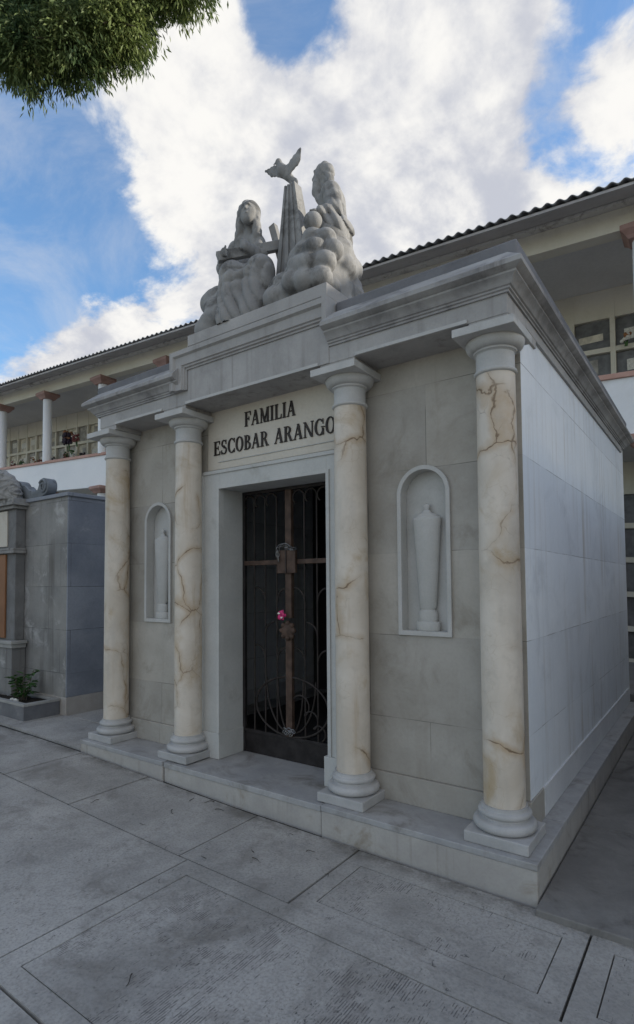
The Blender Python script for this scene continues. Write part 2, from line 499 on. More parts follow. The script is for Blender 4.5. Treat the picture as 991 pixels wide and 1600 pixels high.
def np_obj(name, V, Q, mat, parent=None, smooth=60):
    mb = MB()
    mb.v = [tuple(map(float, p)) for p in V]
    mb.f = [tuple(map(int, q)) for q in Q]
    return mb.build(name, mat, parent, smooth=smooth, fix=True)


# ------------------------------------------------------------------ signed-distance carving (statues)
def surfnet(f, lo, hi, h):
    ax = [np.arange(lo[i], hi[i] + h, h) for i in range(3)]
    X, Y, Z = np.meshgrid(*ax, indexing='ij')
    D = f(X, Y, Z)
    S = D < 0
    n = D.shape
    c = [(i, j, k) for i in (0, 1) for j in (0, 1) for k in (0, 1)]

    def sl(A, o):
        return A[o[0]:n[0] - 1 + o[0], o[1]:n[1] - 1 + o[1], o[2]:n[2] - 1 + o[2]]
    cnt = sum(sl(S, o).astype(int) for o in c)
    act = (cnt > 0) & (cnt < 8)
    idx = -np.ones(act.shape, int)
    idx[act] = np.arange(act.sum())
    acc = np.zeros(act.shape + (3,))
    num = np.zeros(act.shape)
    for a in range(8):
        for b in range(a + 1, 8):
            oa, ob = c[a], c[b]
            if sum(abs(oa[q] - ob[q]) for q in range(3)) != 1:
                continue
            da, db = sl(D, oa), sl(D, ob)
            cr = (da < 0) != (db < 0)
            t = np.where(cr, da / np.where(cr, da - db, 1), 0)
            for q in range(3):
                acc[..., q] += np.where(cr, oa[q] + t * (ob[q] - oa[q]), 0)
            num += cr
    ii = np.argwhere(act)
    P = ii + acc[act] / num[act][:, None]
    V = np.array(lo) + P * h
    Q = []
    for d in range(3):
        o1, o2 = [q for q in range(3) if q != d]
        A = S.take(range(0, n[d] - 1), d)
        B = S.take(range(1, n[d]), d)
        e = np.argwhere(A != B)
        ok = (e[:, o1] > 0) & (e[:, o2] > 0) & (e[:, o1] < n[o1] - 1) & (e[:, o2] < n[o2] - 1)
        e = e[ok]
        if not len(e):
            continue
        q = []
        for s1, s2 in ((0, 0), (1, 0), (1, 1), (0, 1)):
            w = e.copy()
            w[:, o1] -= s1
            w[:, o2] -= s2
            q.append(idx[w[:, 0], w[:, 1], w[:, 2]])
        Q.append(np.stack(q, 1))
    return V, np.concatenate(Q)


def rc(X, Y, Z, a, b, r1, r2):
    a, b = np.array(a, float), np.array(b, float)
    d = b - a
    t = ((X - a[0]) * d[0] + (Y - a[1]) * d[1] + (Z - a[2]) * d[2]) / (d @ d)
    t = np.clip(t, 0, 1)
    return np.sqrt((X - a[0] - t * d[0]) ** 2 + (Y - a[1] - t * d[1]) ** 2 + (Z - a[2] - t * d[2]) ** 2) - (r1 + t * (r2 - r1))


def ell(X, Y, Z, c, r):
    k0 = np.sqrt(((X - c[0]) / r[0]) ** 2 + ((Y - c[1]) / r[1]) ** 2 + ((Z - c[2]) / r[2]) ** 2)
    k1 = np.sqrt(((X - c[0]) / r[0] ** 2) ** 2 + ((Y - c[1]) / r[1] ** 2) ** 2 + ((Z - c[2]) / r[2] ** 2) ** 2)
    return k0 * (k0 - 1) / np.maximum(k1, 1e-6)


def smin(a, b, k):
    h = np.clip(0.5 + 0.5 * (b - a) / k, 0, 1)
    return b + (a - b) * h - k * h * (1 - h)


# ------------------------------------------------------------------ ground
def gz(x):
    return float(np.interp(x, [-9, -5.5, -4, -2.1, 0, 3], [-.07, -.075, -.10, -.17, -.205, -.215]))


mb = MB().box(-150, 150, -150, 150, -1.0, -0.42)
struct(mb.build('ground', MAT['ground']))

# dirt bed below the slabs, one sheet following the gentle fall of the court
mb = MB()
xs = [-12, -9, -7, -5.5, -4, -3, -2.1, -1, 0, 1.5, 3, 6, 9]
for i in range(len(xs) - 1):
    a, b = xs[i], xs[i + 1]
    za, zb = gz(a) - 0.016, gz(b) - 0.016
    mb.add([(a, -9, za), (b, -9, zb), (b, 0.65, zb), (a, 0.65, za), (a, -9, -0.5), (b, -9, -0.5), (b, 0.65, -0.5), (a, 0.65, -0.5)],
           [(0, 1, 2, 3), (4, 7, 6, 5), (0, 4, 5, 1), (2, 6, 7, 3)])
struct(mb.build('paving_bed', MAT['dirtbed']))

plainp, strp = MB(), MB()
G = 0.006


def slab(x0, x1, y0, y1, border, striated, dz=0.0):
    """one paving slab: border ring and inner panel with a shallow groove between"""
    x0 += G; x1 -= G; y0 += G; y1 -= G
    jz = random.uniform(-0.003, 0.003) + dz

    def q(mb, a, b, c, d, top=0.0):
        zs = [gz(a) + jz + top, gz(b) + jz + top]
        bt = -0.05
        mb.add([(a, c, zs[0]), (b, c, zs[1]), (b, d, zs[1]), (a, d, zs[0]), (a, c, zs[0] + bt), (b, c, zs[1] + bt), (b, d, zs[1] + bt), (a, d, zs[0] + bt)],
               [(0, 1, 2, 3), (0, 4, 5, 1), (1, 5, 6, 2), (2, 6, 7, 3), (3, 7, 4, 0)])
    if border is None:
        n = max(1, int((x1 - x0) / 0.8))
        for i in range(n):
            q(plainp, x0 + (x1 - x0) * i / n, x0 + (x1 - x0) * (i + 1) / n, y0, y1)
        return
    bl, br, bf, bk = border
    g = 0.0028
    q(plainp, x0, x1, y0, y0 + bf - g)
    q(plainp, x0, x1, y1 - bk + g, y1)
    q(plainp, x0, x0 + bl - g, y0 + bf - g, y1 - bk + g)
    q(plainp, x1 - br + g, x1, y0 + bf - g, y1 - bk + g)
    q(strp if striated else plainp, x0 + bl + g, x1 - br - g, y0 + bf + g, y1 - bk - g, -0.001)


row1 = [-9, -7.9, -6.9, -5.9, -4.9, -3.93, -3.0, -1.83, -1.02, .255, 1.4, 2.6, 3.8, 5.2]
for i in range(len(row1) - 1):
    st = row1[i] > -1.2
    slab(row1[i], row1[i + 1], -.712, -.022, (.10, .10, .10, .15) if row1[i] > -1.1 else None, st)
row2 = [-9, -7.6, -6.2, -4.3, -1.75, .9, 2.3, 3.7, 5.2]
for i in range(len(row2) - 1):
    st = row2[i] > -2
    slab(row2[i], row2[i + 1], -1.825, -.712, (.12, .12, .10, .115) if row2[i] > -2 else None, st)
for r_ in range(5):
    y1 = -1.825 - 1.115 * r_
    xs2 = [-9 + 1.35 * i + 0.2 * (r_ % 2) for i in range(11)]
    for i in range(len(xs2) - 1):
        slab(xs2[i], xs2[i + 1], y1 - 1.115, y1, (.12, .12, .10, .11), True)
# strip in front of the neighbouring tomb, beyond the drain slot
row0 = [-9, -7.7, -6.5, -5.35, -4.03]
for i in range(len(row0) - 1):
    slab(row0[i], row0[i + 1], .012, 0.62, None, False, 0.006)
pv = plainp.build('paving', MAT['paving'])
struct(pv)
struct(strp.build('paving_panels', MAT['paving_str']))

# alley on the left of the mausoleum and raised dark path on its right
mb = MB()
mb.box(-5.31, -4.03, .63, 3.0, -.4, -.075).box(-5.31, -4.03, 3.005, 6.0, -.4, -.07)
struct(mb.build('alley_paving', MAT['paving'], bevel=0.006))
mb = MB()
for a, b in ((-.085, 1.06), (1.07, 2.3), (2.31, 3.6), (3.61, 5.3)):
    mb.box(.008, 0.62, a, b, -.4, -.172)
    mb.box(0.628, 1.38, a, b, -.4, -.170)
struct(mb.build('side_path', MAT['side_path'], bevel=0.006))

# ------------------------------------------------------------------ mausoleum
MX = -2.005
maus = thing('mausoleum', (MX, 2.2, -0.2), 'small grey marble family mausoleum with four cream columns and an iron gate', 'mausoleum')
XR, XL, YB = -0.1186, -3.891, 4.43

# plinth
mb = MB()
for x0, x1, yf in ((-4.01, -2.86, 0.0), (-2.852, -1.322, 0.012), (-1.314, 0.0, 0.0)):
    mb.box(x0, x1, yf, 4.55, -.42, -.036)
pl_ = mb.build('plinth', MAT['plinth_face'], maus, bevel=0.006)
mb = MB()
mb.box(-4.012, -2.86, -.004, 0.6, -.036, 0.0)
mb.box(-2.852, -1.322, .004, 0.66, -.046, -.006)
mb.box(-1.314, 0.003, -.004, 0.6, -.036, 0.0)
mb.box(-1.314, 0.003, .606, 2.4, -.036, 0.0)
mb.box(-.6, 0.003, 2.405, 4.553, -.036, 0.0)
mb.box(-4.012, -3.4, .606, 4.553, -.036, 0.0)
mb.build('coping', MAT['plinth'], pl_, bevel=0.005)


# walls
def arch_wall(mb, x0, x1, z0, z1, y0, y1, nx0, nx1, nz0, n=18):
    """wall panel with a round-arched opening; r from the opening width"""
    r = (nx1 - nx0) / 2
    cx = (nx0 + nx1) / 2
    sp = 2.15 - r
    mb.box(x0, nx0, y0, y1, z0, z1)
    mb.box(nx1, x1, y0, y1, z0, z1)
    mb.box(nx0, nx1, y0, y1, z0, nz0)
    pts = [(cx - r * math.cos(PI * i / n), sp + r * math.sin(PI * i / n)) for i in range(n + 1)]
    for i in range(n):
        a, b = pts[i], pts[i + 1]
        mb.prism([a, b, (b[0], z1), (a[0], z1)], 'y', y0, y1)


WY = .3426
NR, NL, NW = -.737, -3.345, .182
mb = MB()
arch_wall(mb, -1.30, XR, .176, 2.88, WY, .62, NR - NW + .02, NR + NW - .02, 1.09)
mb.build('facade_wall', MAT['facade'], maus)
mb = MB()
arch_wall(mb, XL, -2.71, .176, 2.88, WY, .62, NL - NW + .02, NL + NW - .02, 1.09)
mb.build('facade_wall', MAT['facade'], maus)
mb = MB().box(-2.71, -1.30, WY + .004, .62, 2.36, 2.88)
mb.build('inscription_panel', MAT['tablet'], maus, bevel=0.003)
# recessed panel border line under the lettering
mb = MB().box(-2.585, -1.42, WY - .004, WY + .02, 2.418, 2.424)
mb.build('moulding', MAT['doorframe'], maus)
mb = MB()
mb.box(XR - .18, XR, .62, YB, .176, 2.96)
mb.box(XL, XL + .18, .62, YB, .176, 2.96)
mb.box(XL, XR, YB, YB + .16, .0, 2.96)
mb.box(XR - .03, XR + .0015, WY + .002, .62, .176, 2.96)
mb.build('side_wall', MAT['white_wall'], maus)
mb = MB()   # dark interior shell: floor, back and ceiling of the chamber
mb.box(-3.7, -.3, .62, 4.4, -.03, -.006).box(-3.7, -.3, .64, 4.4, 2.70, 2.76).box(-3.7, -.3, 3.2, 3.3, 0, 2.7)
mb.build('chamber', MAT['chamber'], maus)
# base course
mb = MB()
mb.box(-1.26, XR + .010, WY - .022, .61, 0.0005, .174)
mb.build('base_course', MAT['facade'], maus, bevel=0.004)
mb = MB().box(XL - .010, -2.75, WY - .022, .61, 0.0005, .174)
mb.build('base_course', MAT['facade'], maus, bevel=0.004)
mb = MB()
mb.box(XR - .17, XR + .012, .612, 1.5, 0.0005, .176)
mb.box(XR - .17, XR + .012, 1.503, 3.0, 0.0005, .176)
mb.box(XR - .17, XR + .012, 3.003, YB + .01, 0.0005, .176)
mb.build('base_course', MAT['base_side'], maus, bevel=0.004)
mb = MB().box(XL - .012, XL + .17, .612, YB + .01, 0.0005, .176)
mb.build('base_course', MAT['base_side'], maus, bevel=0.004)

# entablature: architrave / frieze block
mb = MB()
mb.box(-3.836, -2.61, .06, WY + .3, 2.85, 2.97)
mb.box(-2.634, -1.262, .054, WY + .3, 2.852, 3.14)
mb.box(-1.285, -.103, .06, WY + .3, 2.85, 2.97)
mb.box(-.32, -.103, .064, .42, 2.811, 2.86)
mb.box(-3.83, -3.60, .064, .42, 2.811, 2.86)
for c in (-1.205, -2.805):
    mb.box(c - .135, c + .135, .064, .42, 2.811, 2.856)
mb.box(-.32, -.101, .42, YB - .05, 2.90, 2.97)
ent = mb.build('entablature', MAT['entab'], maus, bevel=0.003)
# thin fillet under the frieze between the columns
mb = MB()
for a, b in ((-3.60, -2.95), (-2.66, -1.35), (-1.06, -.325)):
    mb.box(a, b, .050, .0585, 2.852, 2.872)
mb.build('fillet', MAT['capital'], ent)

PROF = [(0, .0), (.012, .0), (.012, .012), (.022, .016), (.022, .026), (.032, .030), (.040, .042), (.052, .058), (.070, .070),
        (.070, .082), (.090, .088), (.108, .100), (.108, .126), (.010, .215), (-.06, .225)]


def sweep(mb, path, prof, dirs):
    """cornice profile along a polyline; dirs = outward unit (2D, mitred) per vertex"""
    n = len(prof)
    vs, fs = [], []
    for (px, py), (dx, dy) in zip(path, dirs):
        for o, z in prof:
            vs.append((px + dx * o, py + dy * o, 2.96 + z))
    for i in range(len(path) - 1):
        for j in range(n - 1):
            fs.append((i * n + j, (i + 1) * n + j, (i + 1) * n + j + 1, i * n + j + 1))
    fs.append(tuple(range(n)))
    fs.append(tuple((len(path) - 1) * n + j for j in range(n - 1, -1, -1)))
    mb.add(vs, fs)


mb = MB()
sweep(mb, [(-1.262, .06), (-.103, .06)], PROF, [(0, -1), (1, -1)])
sweep(mb, [(-3.866, YB), (-3.866, .06), (-2.70, .06)], PROF, [(-1, 0), (-1, -1), (0, -1)])
corn = mb.build('cornice', MAT['cornice'], maus, smooth=25)
mb = MB()
sweep(mb, [(-.103, .06), (-.103, YB + .1)], PROF, [(1, -1), (1, 1)])
sc_ = mb.build('cornice', MAT['sidecornice'], maus, smooth=25)
sc_['label'] = 'side cornice blackened with mildew'

# raised centre: moulding that climbs over the left inner column and runs across
PC = [(0, .0), (.010, 0), (.010, .013), (.024, .018), (.024, .030), (.036, .036), (.040, .10), (.060, .112), (.060, .150), (-.02, .162)]
mb = MB()
n = len(PC)
for px in (0,):
    path = [(-2.634, 2.962), (-2.634, 3.122), (-1.262, 3.122)]
    mit = [(-1, 0), (-1, 1), (0, 1)]
    vs, fs = [], []
    for (x, z), (dx, dz) in zip(path, mit):
        for o, t in PC:
            vs.append((x + dx * t, .053 - o, z + dz * t))
    for i in range(2):
        for j in range(n - 1):
            fs.append((i * n + j, i * n + j + 1, (i + 1) * n + j + 1, (i + 1) * n + j))
    fs.append(tuple(range(n)))
    fs.append(tuple(2 * n + j for j in range(n)))
    mb.add(vs, fs)
mb.box(-2.800, -2.62, .058, 1.0, 2.975, 3.281)
mb.box(-2.66, -1.240, .056, 1.0, 3.13, 3.281)
mb.box(-1.275, -1.238, -.008, .06, 3.12, 3.279)
mb.build('raised_cornice', MAT['entab'], maus, smooth=25)
mb = MB().box(-2.58, -1.242, .004, .95, 3.283, 3.37)
mb.build('sculpture_base', MAT['entab'], maus, bevel=0.004)

# roof slab behind the cornice (dark waterproof coating)
mb = MB()
mb.box(-1.236, -.055, .10, YB + .06, 3.02, 3.268)
mb.box(-3.95, -2.803, .10, YB + .06, 3.02, 3.268)
mb.box(-2.803, -1.236, 1.002, YB + .06, 3.02, 3.268)
rf = mb.build('roof', MAT['membrane'], maus, bevel=0.012)


# columns
def column(cx, idx):
    cy = .216
    mb = MB()
    # gentle entasis
    prof = [(.1115, .1877), (.1118, .6), (.1115, 1.2), (.1100, 1.8), (.1085, 2.3), (.1070, 2.575)]
    prof = [(r, z) for r, z in prof]
    for r, z in prof:
        pass
    full = []
    for i in range(25):
        z = .1865 + (2.575 - .1865) * i / 24
        full.append((float(np.interp(z, [p[1] for p in prof], [p[0] for p in prof])), z))
    mb.lathe(full, (cx, cy, 0), 48)
    sh = mb.build('column', MAT['column'], maus, smooth=40, loc=(cx - MX, cy - 2.2, .2))
    mb = MB()
    a = .172
    mb.box(cx - a, cx + a, cy - .174, cy + .174, 0.0006, .06)
    b = mb.build('plinth_block', MAT['base'], sh, bevel=0.006)
    mb = MB()
    pr = [(.02, .0585), (.150, .0585)]
    for i in range(11):
        t = -PI / 2 + PI * i / 10
        pr.append((.142 + .028 * math.cos(t), .088 + .0275 * math.sin(t)))
    pr += [(.135, .118), (.129, .122), (.128, .130)]
    for i in range(9):
        t = -PI / 2 + PI * i / 8
        pr.append((.126 + .017 * math.cos(t), .149 + .0175 * math.sin(t)))
    pr += [(.123, .170), (.1225, .1885), (.02, .1885)]
    mb.lathe(pr, (cx, cy, 0), 48)
    mb.build('column_base', MAT['base'], sh, smooth=40)
    mb = MB()
    pr = [(.02, 2.572), (.108, 2.572)]
    for i in range(9):
        t = -PI / 2 + PI * i / 8
        pr.append((.108 + .012 * math.cos(t), 2.586 + .0125 * math.sin(t)))
    pr += [(.1065, 2.601), (.1065, 2.690), (.113, 2.697), (.120, 2.699), (.120, 2.708)]
    for i in range(10):
        t = PI / 2 * i / 9
        pr.append((.121 + .042 * math.sin(t), 2.760 - .050 * math.cos(t)))
    pr += [(.160, 2.7655), (.02, 2.7655)]
    mb.lathe(pr, (cx, cy, 0), 48)
    cp = mb.build('capital', MAT['capital'], sh, smooth=35)
    mb = MB().box(cx - .1715, cx + .1715, .0, .3425, 2.7645, 2.8105)
    mb.build('abacus', MAT['capital'], cp, bevel=0.003)
    return sh


for i, cx in enumerate((-3.787, -2.805, -1.205, -.223)):
    column(cx, i)


# urn niches
def niche(cx):
    r = NW
    sp = 2.152 - r
    n = 24

    def outline(rr, zb):
        return [(cx - rr, zb)] + [(cx - rr * math.cos(PI * i / n), sp + rr * math.sin(PI * i / n)) for i in range(n + 1)] + [(cx + rr, zb)]
    mb = MB()
    o, q = outline(r, 1.068), outline(r - .028, 1.098)
    N = len(o)
    yf, yb = WY - .020, WY + .070
    vs = [(p[0], yf, p[1]) for p in o] + [(p[0], yf, p[1]) for p in q] + [(p[0], yb, p[1]) for p in o] + [(p[0], yb, p[1]) for p in q]
    fs = []
    for i in range(N):
        j = (i + 1) % N
        fs += [(i, j, N + j, N + i), (i, 2 * N + i, 2 * N + j, j), (N + i, N + j, 3 * N + j, 3 * N + i), (2 * N + i, 3 * N + i, 3 * N + j, 2 * N + j)]
    mb.add(vs, fs)
    fr = mb.build('niche', MAT['niche'], maus, bevel=0.003)
    mb = MB().box(cx - r + .002, cx + r - .002, WY + .071, WY + .10, 1.07, 2.15)
    mb.build('niche_back', MAT['niche'], fr)
    mb = MB()
    pr = [(.001, 1.099), (.078, 1.099), (.080, 1.104), (.080, 1.150), (.076, 1.155), (.060, 1.157), (.060, 1.162), (.063, 1.168),
          (.063, 1.205), (.060, 1.222), (.050, 1.228), (.046, 1.232), (.050, 1.238), (.058, 1.250), (.095, 1.80), (.096, 1.815), (.090, 1.822), (.074, 1.826), (.068, 1.836),
          (.048, 1.845), (.032, 1.853), (.024, 1.866), (.014, 1.872), (.018, 1.880), (.023, 1.892), (.018, 1.905), (.006, 1.912), (.001, 1.913)]
    mb.lathe(pr, (cx, WY + .045, 0), 32, 1, .55)
    mb.build('urn', MAT['niche'], fr, smooth=35)


niche(NR)
niche(NL)

# door surround
mb = MB()
DX0, DX1 = -2.54, -1.47
yo = WY - .030
for x0, x1 in ((-2.75, DX0), (DX1, -1.26)):
    mb.box(x0, x1, yo, WY + .02, .2, 2.34)
mb.box(DX0, DX1, yo, WY + .02, 2.192, 2.34)
# raised inner and outer fillets
for x0, x1 in ((-2.752, -2.728), (-1.282, -1.258)):
    mb.box(x0, x1, yo - .012, yo + .002, .2, 2.345)
for x0, x1 in ((DX0 - .028, DX0 + .001), (DX1 - .001, DX1 + .028)):
    mb.box(x0, x1, yo - .010, yo + .002, .2, 2.19)
mb.box(-2.752, -1.258, yo - .012, yo + .002, 2.317, 2.345)
mb.box(DX0 - .028, DX1 + .028, yo - .0105, yo + .0015, 2.188, 2.216)
fr = mb.build('door_frame', MAT['doorframe'], maus, bevel=0.0025)
mb = MB()
mb.box(-2.70, DX0 - .002, WY + .02, .605, .2, 2.36)
mb.box(DX1 + .002, -1.31, WY + .02, .605, .2, 2.36)
mb.box(-2.70, -1.31, WY + .021, .606, 2.194, 2.358)
mb.build('jamb', MAT['doorframe'], fr, bevel=0.002)
mb = MB()
mb.box(-2.755, -2.555 + .02, yo - .014, .606, 0.0005 - .006, .2)
mb.build('frame_base', MAT['doorframe'], fr, bevel=0.004)
mb = MB()
mb.box(-1.50, -1.255, yo - .014, .606, 0.0005 - .006, .2)
mb.build('frame_base', MAT['doorframe'], fr, bevel=0.004)

# ---- lettering, drawn as serif capitals -------------------------------------------------
TK, TN, SF = 0.19, 0.075, 0.05


def R4(x0, z0, x1, z1):
    return [(x0, z0), (x1, z0), (x1, z1), (x0, z1)]


def DG(xa, za, xb, zb, w):
    return [(xa, za), (xa + w, za), (xb + w, zb), (xb, zb)]


def SER(xc, w, z):
    h = SF
    return R4(xc - w / 2, z, xc + w / 2, z + h) if z < .5 else R4(xc - w / 2, z - h, xc + w / 2, z)


def ARC(cx, cz, rx, rz, a0, a1, wx, wz, n=16):
    out = []
    for i in range(n):
        t0, t1 = math.radians(a0 + (a1 - a0) * i / n), math.radians(a0 + (a1 - a0) * (i + 1) / n)
        out.append([(cx + rx * math.cos(t0), cz + rz * math.sin(t0)), (cx + rx * math.cos(t1), cz + rz * math.sin(t1)),
                    (cx + (rx - wx) * math.cos(t1), cz + (rz - wz) * math.sin(t1)), (cx + (rx - wx) * math.cos(t0), cz + (rz - wz) * math.sin(t0))])
    return out


def stem(x):
    return [R4(x, 0, x + TK, 1), SER(x + TK / 2, TK + .16, 0), SER(x + TK / 2, TK + .16, 1)]


def glyph(c):
    if c == 'I':
        return stem(.1), .42
    if c == 'L':
        return stem(.1) + [R4(.1, 0, .70, .07), [(.62, 0), (.72, 0), (.72, .30), (.69, .30)]], .76
    if c == 'F':
        return stem(.1) + [R4(.1, .93, .70, 1), [(.63, 1), (.71, 1), (.71, .72), (.68, .72)], R4(.1, .48, .52, .55), R4(.49, .38, .53, .65)], .74
    if c == 'E':
        return stem(.1) + [R4(.1, .93, .72, 1), [(.65, 1), (.73, 1), (.73, .74), (.70, .74)], R4(.1, .48, .54, .55), R4(.51, .38, .55, .65), R4(.1, 0, .74, .07), [(.67, 0), (.75, 0), (.76, .28), (.73, .28)]], .80
    if c == 'A':
        return [DG(.06, 0, .40, 1, TN), DG(.62, 0, .34, 1, TK), R4(.2, .30, .66, .37), SER(.10, .24, 0), SER(.70, .32, 0)], .88
    if c == 'M':
        return [R4(.12, 0, .12 + TN, 1), DG(.46, 0, .08, 1, TK), DG(.48, 0, .80, 1, TN), R4(.78, 0, .78 + TK, 1), SER(.16, .24, 0), SER(.87, .34, 0), SER(.12, .2, 1), SER(.90, .28, 1)], 1.08
    if c == 'N':
        return [R4(.12, 0, .12 + TN, 1), DG(.70, 0, .06, 1, TK), R4(.80, 0, .80 + TN, 1), SER(.16, .26, 0), SER(.10, .2, 1), SER(.84, .26, 1)], .98
    if c == 'O':
        return ARC(.46, .5, .43, .53, 0, 360, TK, TN, 36), .92
    if c == 'C':
        return ARC(.48, .5, .45, .53, 42, 318, TK, TN, 26) + [R4(.77, .68, .82, 1.0), R4(.77, .0, .82, .28)], .86
    if c == 'G':
        return ARC(.48, .5, .45, .53, 42, 322, TK, TN, 26) + [R4(.77, .68, .82, 1.0), R4(.70, 0, .70 + TK * .85, .42), SER(.78, .32, .42 + SF if False else 0.47)], .94
    if c == 'S':
        return ARC(.36, .745, .29, .275, 35, 258, .13, TN, 16) + ARC(.38, .265, .31, .285, -145, 78, .13, TN, 16) + \
            [DG(.36, .40, .20, .62, .22), R4(.58, .70, .63, 1.0), R4(.07, .0, .12, .30)], .74
    if c == 'B':
        return stem(.1) + ARC(.36, .76, .30, .24, -90, 90, TK * .95, .065, 12) + ARC(.38, .27, .36, .27, -90, 90, TK, .065, 12) + \
            [R4(.1, .935, .38, 1), R4(.1, .49, .40, .55), R4(.1, 0, .40, .065)], .80
    if c == 'R':
        return stem(.1) + ARC(.38, .74, .32, .26, -90, 90, TK * .95, .065, 12) + [R4(.1, .935, .40, 1), R4(.1, .475, .42, .54), DG(.64, 0, .38, .50, TK), SER(.76, .30, 0)], .92
    return [], .42


def word(mb, txt, xl, xr, zb, h):
    tot = sum(glyph(c)[1] + .06 for c in txt) - .06
    sx = (xr - xl) / tot
    x = xl
    for c in txt:
        polys, w = glyph(c)
        for p in polys:
            q = [(x + a * sx, zb + b * h) for a, b in p]
            yj = random.uniform(0, .0006)
            mb.prism(q, 'y', WY + .004 - .009 - yj, WY + .003)
        x += (w + .06) * sx


SPLIT = -2.635 + (1.23) * (sum(glyph(c)[1] + .06 for c in 'ESCOBAR')) / (sum(glyph(c)[1] + .06 for c in 'ESCOBAR ARANGO') - .06)
GAP = 1.23 * .48 / (sum(glyph(c)[1] + .06 for c in 'ESCOBAR ARANGO') - .06)
for txt, xa, xb, zz in (('FAMILIA', -2.285, -1.765, 2.668), ('ESCOBAR', -2.635, SPLIT - .01, 2.480), ('ARANGO', SPLIT + GAP, -1.405, 2.480)):
    mb = MB()
    word(mb, txt, xa, xb, zz, .117)
    mb.build('lettering', MAT['letters'], maus)

# ---- gate -------------------------------------------------------------------------------
GY = .60
mb = MB()
mb.box(-2.54, -2.515, GY - .015, GY + .015, .0, 2.19).box(-1.495, -1.47, GY - .015, GY + .015, .0, 2.19)
mb.box(-2.54, -1.47, GY - .016, GY + .016, 2.165, 2.19)
mb.box(-2.54, -1.47, GY - .014, GY + .014, .165, .19)
gate = mb.build('gate', MAT['iron'], maus, bevel=0.002)
mb = MB().box(-2.515, -1.495, GY - .004, GY + .004, -.003, .166)
mb.build('kick_panel', MAT['iron'], gate)
mb = MB()
mb.box(-2.062, -2.000, GY - .026, GY + .012, 1.13, 2.166)
mb.box(-2.062, -2.000, GY - .026, GY + .012, .19, .98)
mb.box(-2.515, -1.495, GY - .020, GY + .008, 1.562, 1.600)
mb.build('stile', MAT['rust_iron'], gate, bevel=0.003)
mb = MB().box(-2.126, -1.941, GY - .050, GY - .020, 1.489, 1.675)
lk = mb.build('lock_plate', MAT['rust_iron'], gate, bevel=0.004)
mb = MB().box(-2.034, -2.028, GY - .056, GY - .048, 1.492, 1.672)
mb.build('door_gap', MAT['iron'], lk)
mb = MB()
mb.lathe([(.001, -.02), (.05, -.018), (.068, 0), (.05, .018), (.001, .02)], (0, 0, 0), 20)
mb.v = [(-2.03 + x, GY - .035 + z * .8, 1.03 + y) for x, y, z in mb.v]
for i in range(8):
    a = 2 * PI * i / 8
    mb.ball((-2.03 + .06 * math.cos(a), GY - .035, 1.03 + .06 * math.sin(a)), .022, 8)
mb.build('rosette', MAT['rust_iron'], gate, smooth=40)


def arcp(cx, cz, r, a0, a1, n=14, rz=None):
    rz = rz or r
    return [(cx + r * math.cos(math.radians(a0 + (a1 - a0) * i / n)), GY, cz + rz * math.sin(math.radians(a0 + (a1 - a0) * i / n))) for i in range(n + 1)]


bars = [-2.415, -2.295, -2.170, -1.885, -1.762, -1.64]
for bx in bars:
    mb = MB().tube([(bx, GY, .19), (bx, GY, 2.10)], .0075, 8)
    # crook at the top of each bar
    s_ = -1 if bx < MX else -1
    r_ = .056
    mb.tube(arcp(bx - r_, 2.10, r_, 0, 235, 16), .0075, 8)
    mb.build('gate_bar', MAT['iron_brown'], gate, smooth=40)
k = 0
mbA = []
for (cx, ct, r, a0, a1) in ((-2.07, 1.258, .096, 90, 180), (-1.985, 1.258, .098, 0, 90), (-1.665, 1.258, .096, 90, 180), (-2.40, 1.258, .104, 0, 90),
                            (-2.20, .985, .094, 90, 180), (-1.86, .985, .098, 0, 90),
                            (-2.07, .78, .096, 90, 180), (-1.985, .78, .098, 0, 90), (-1.665, .78, .096, 90, 180), (-2.40, .78, .104, 0, 90)):
    mb = MB().tube(arcp(cx, ct, r, a0, a1, 12, r * 1.15), .0075, 8)
    mb.build('scroll_bar', MAT['iron_brown'], gate, smooth=40)
mb = MB().tube([(p[0], GY - .012, p[2]) for p in arcp(-2.02, .425, .365, 0, 360, 48, .235)], .0085, 8)
mb.build('oval_hoop', MAT['iron_brown'], gate, smooth=40)
for s_, r_ in ((-1, .13), (1, .13), (-1, .25), (1, .25)):
    c = -2.03
    pts = [(c + s_ * r_ * math.sqrt(max(0.0, 1 - t * t)), GY - .004, .64 - .43 * t) for t in np.linspace(0, 1, 16)]
    MB().tube(pts, .0075, 8).build('scroll_bar', MAT['iron_brown'], gate, smooth=40)
for cx, cz, r in ((-1.93, .44, .085), (-1.83, .34, .07), (-1.75, .25, .06)):
    MB().tube([(p[0], GY - .006, p[2]) for p in arcp(cx, cz, r, -60, 150, 14)], .007, 8).build('scroll_bar', MAT['iron_brown'], gate, smooth=40)

# chain looped over the lock plate
mb = MB()


def link(mb, c, ax, r=.016):
    ax = Vector(ax).normalized()
    u = ax.orthogonal().normalized()
    if random.random() < .5:
        u = ax.cross(u)
    pts = [Vector(c) + ax * (r * 1.35 * math.cos(t)) + u * (r * .8 * math.sin(t)) for t in np.linspace(0, 2 * PI, 13)]
    mb.tube(pts, .0038, 6)


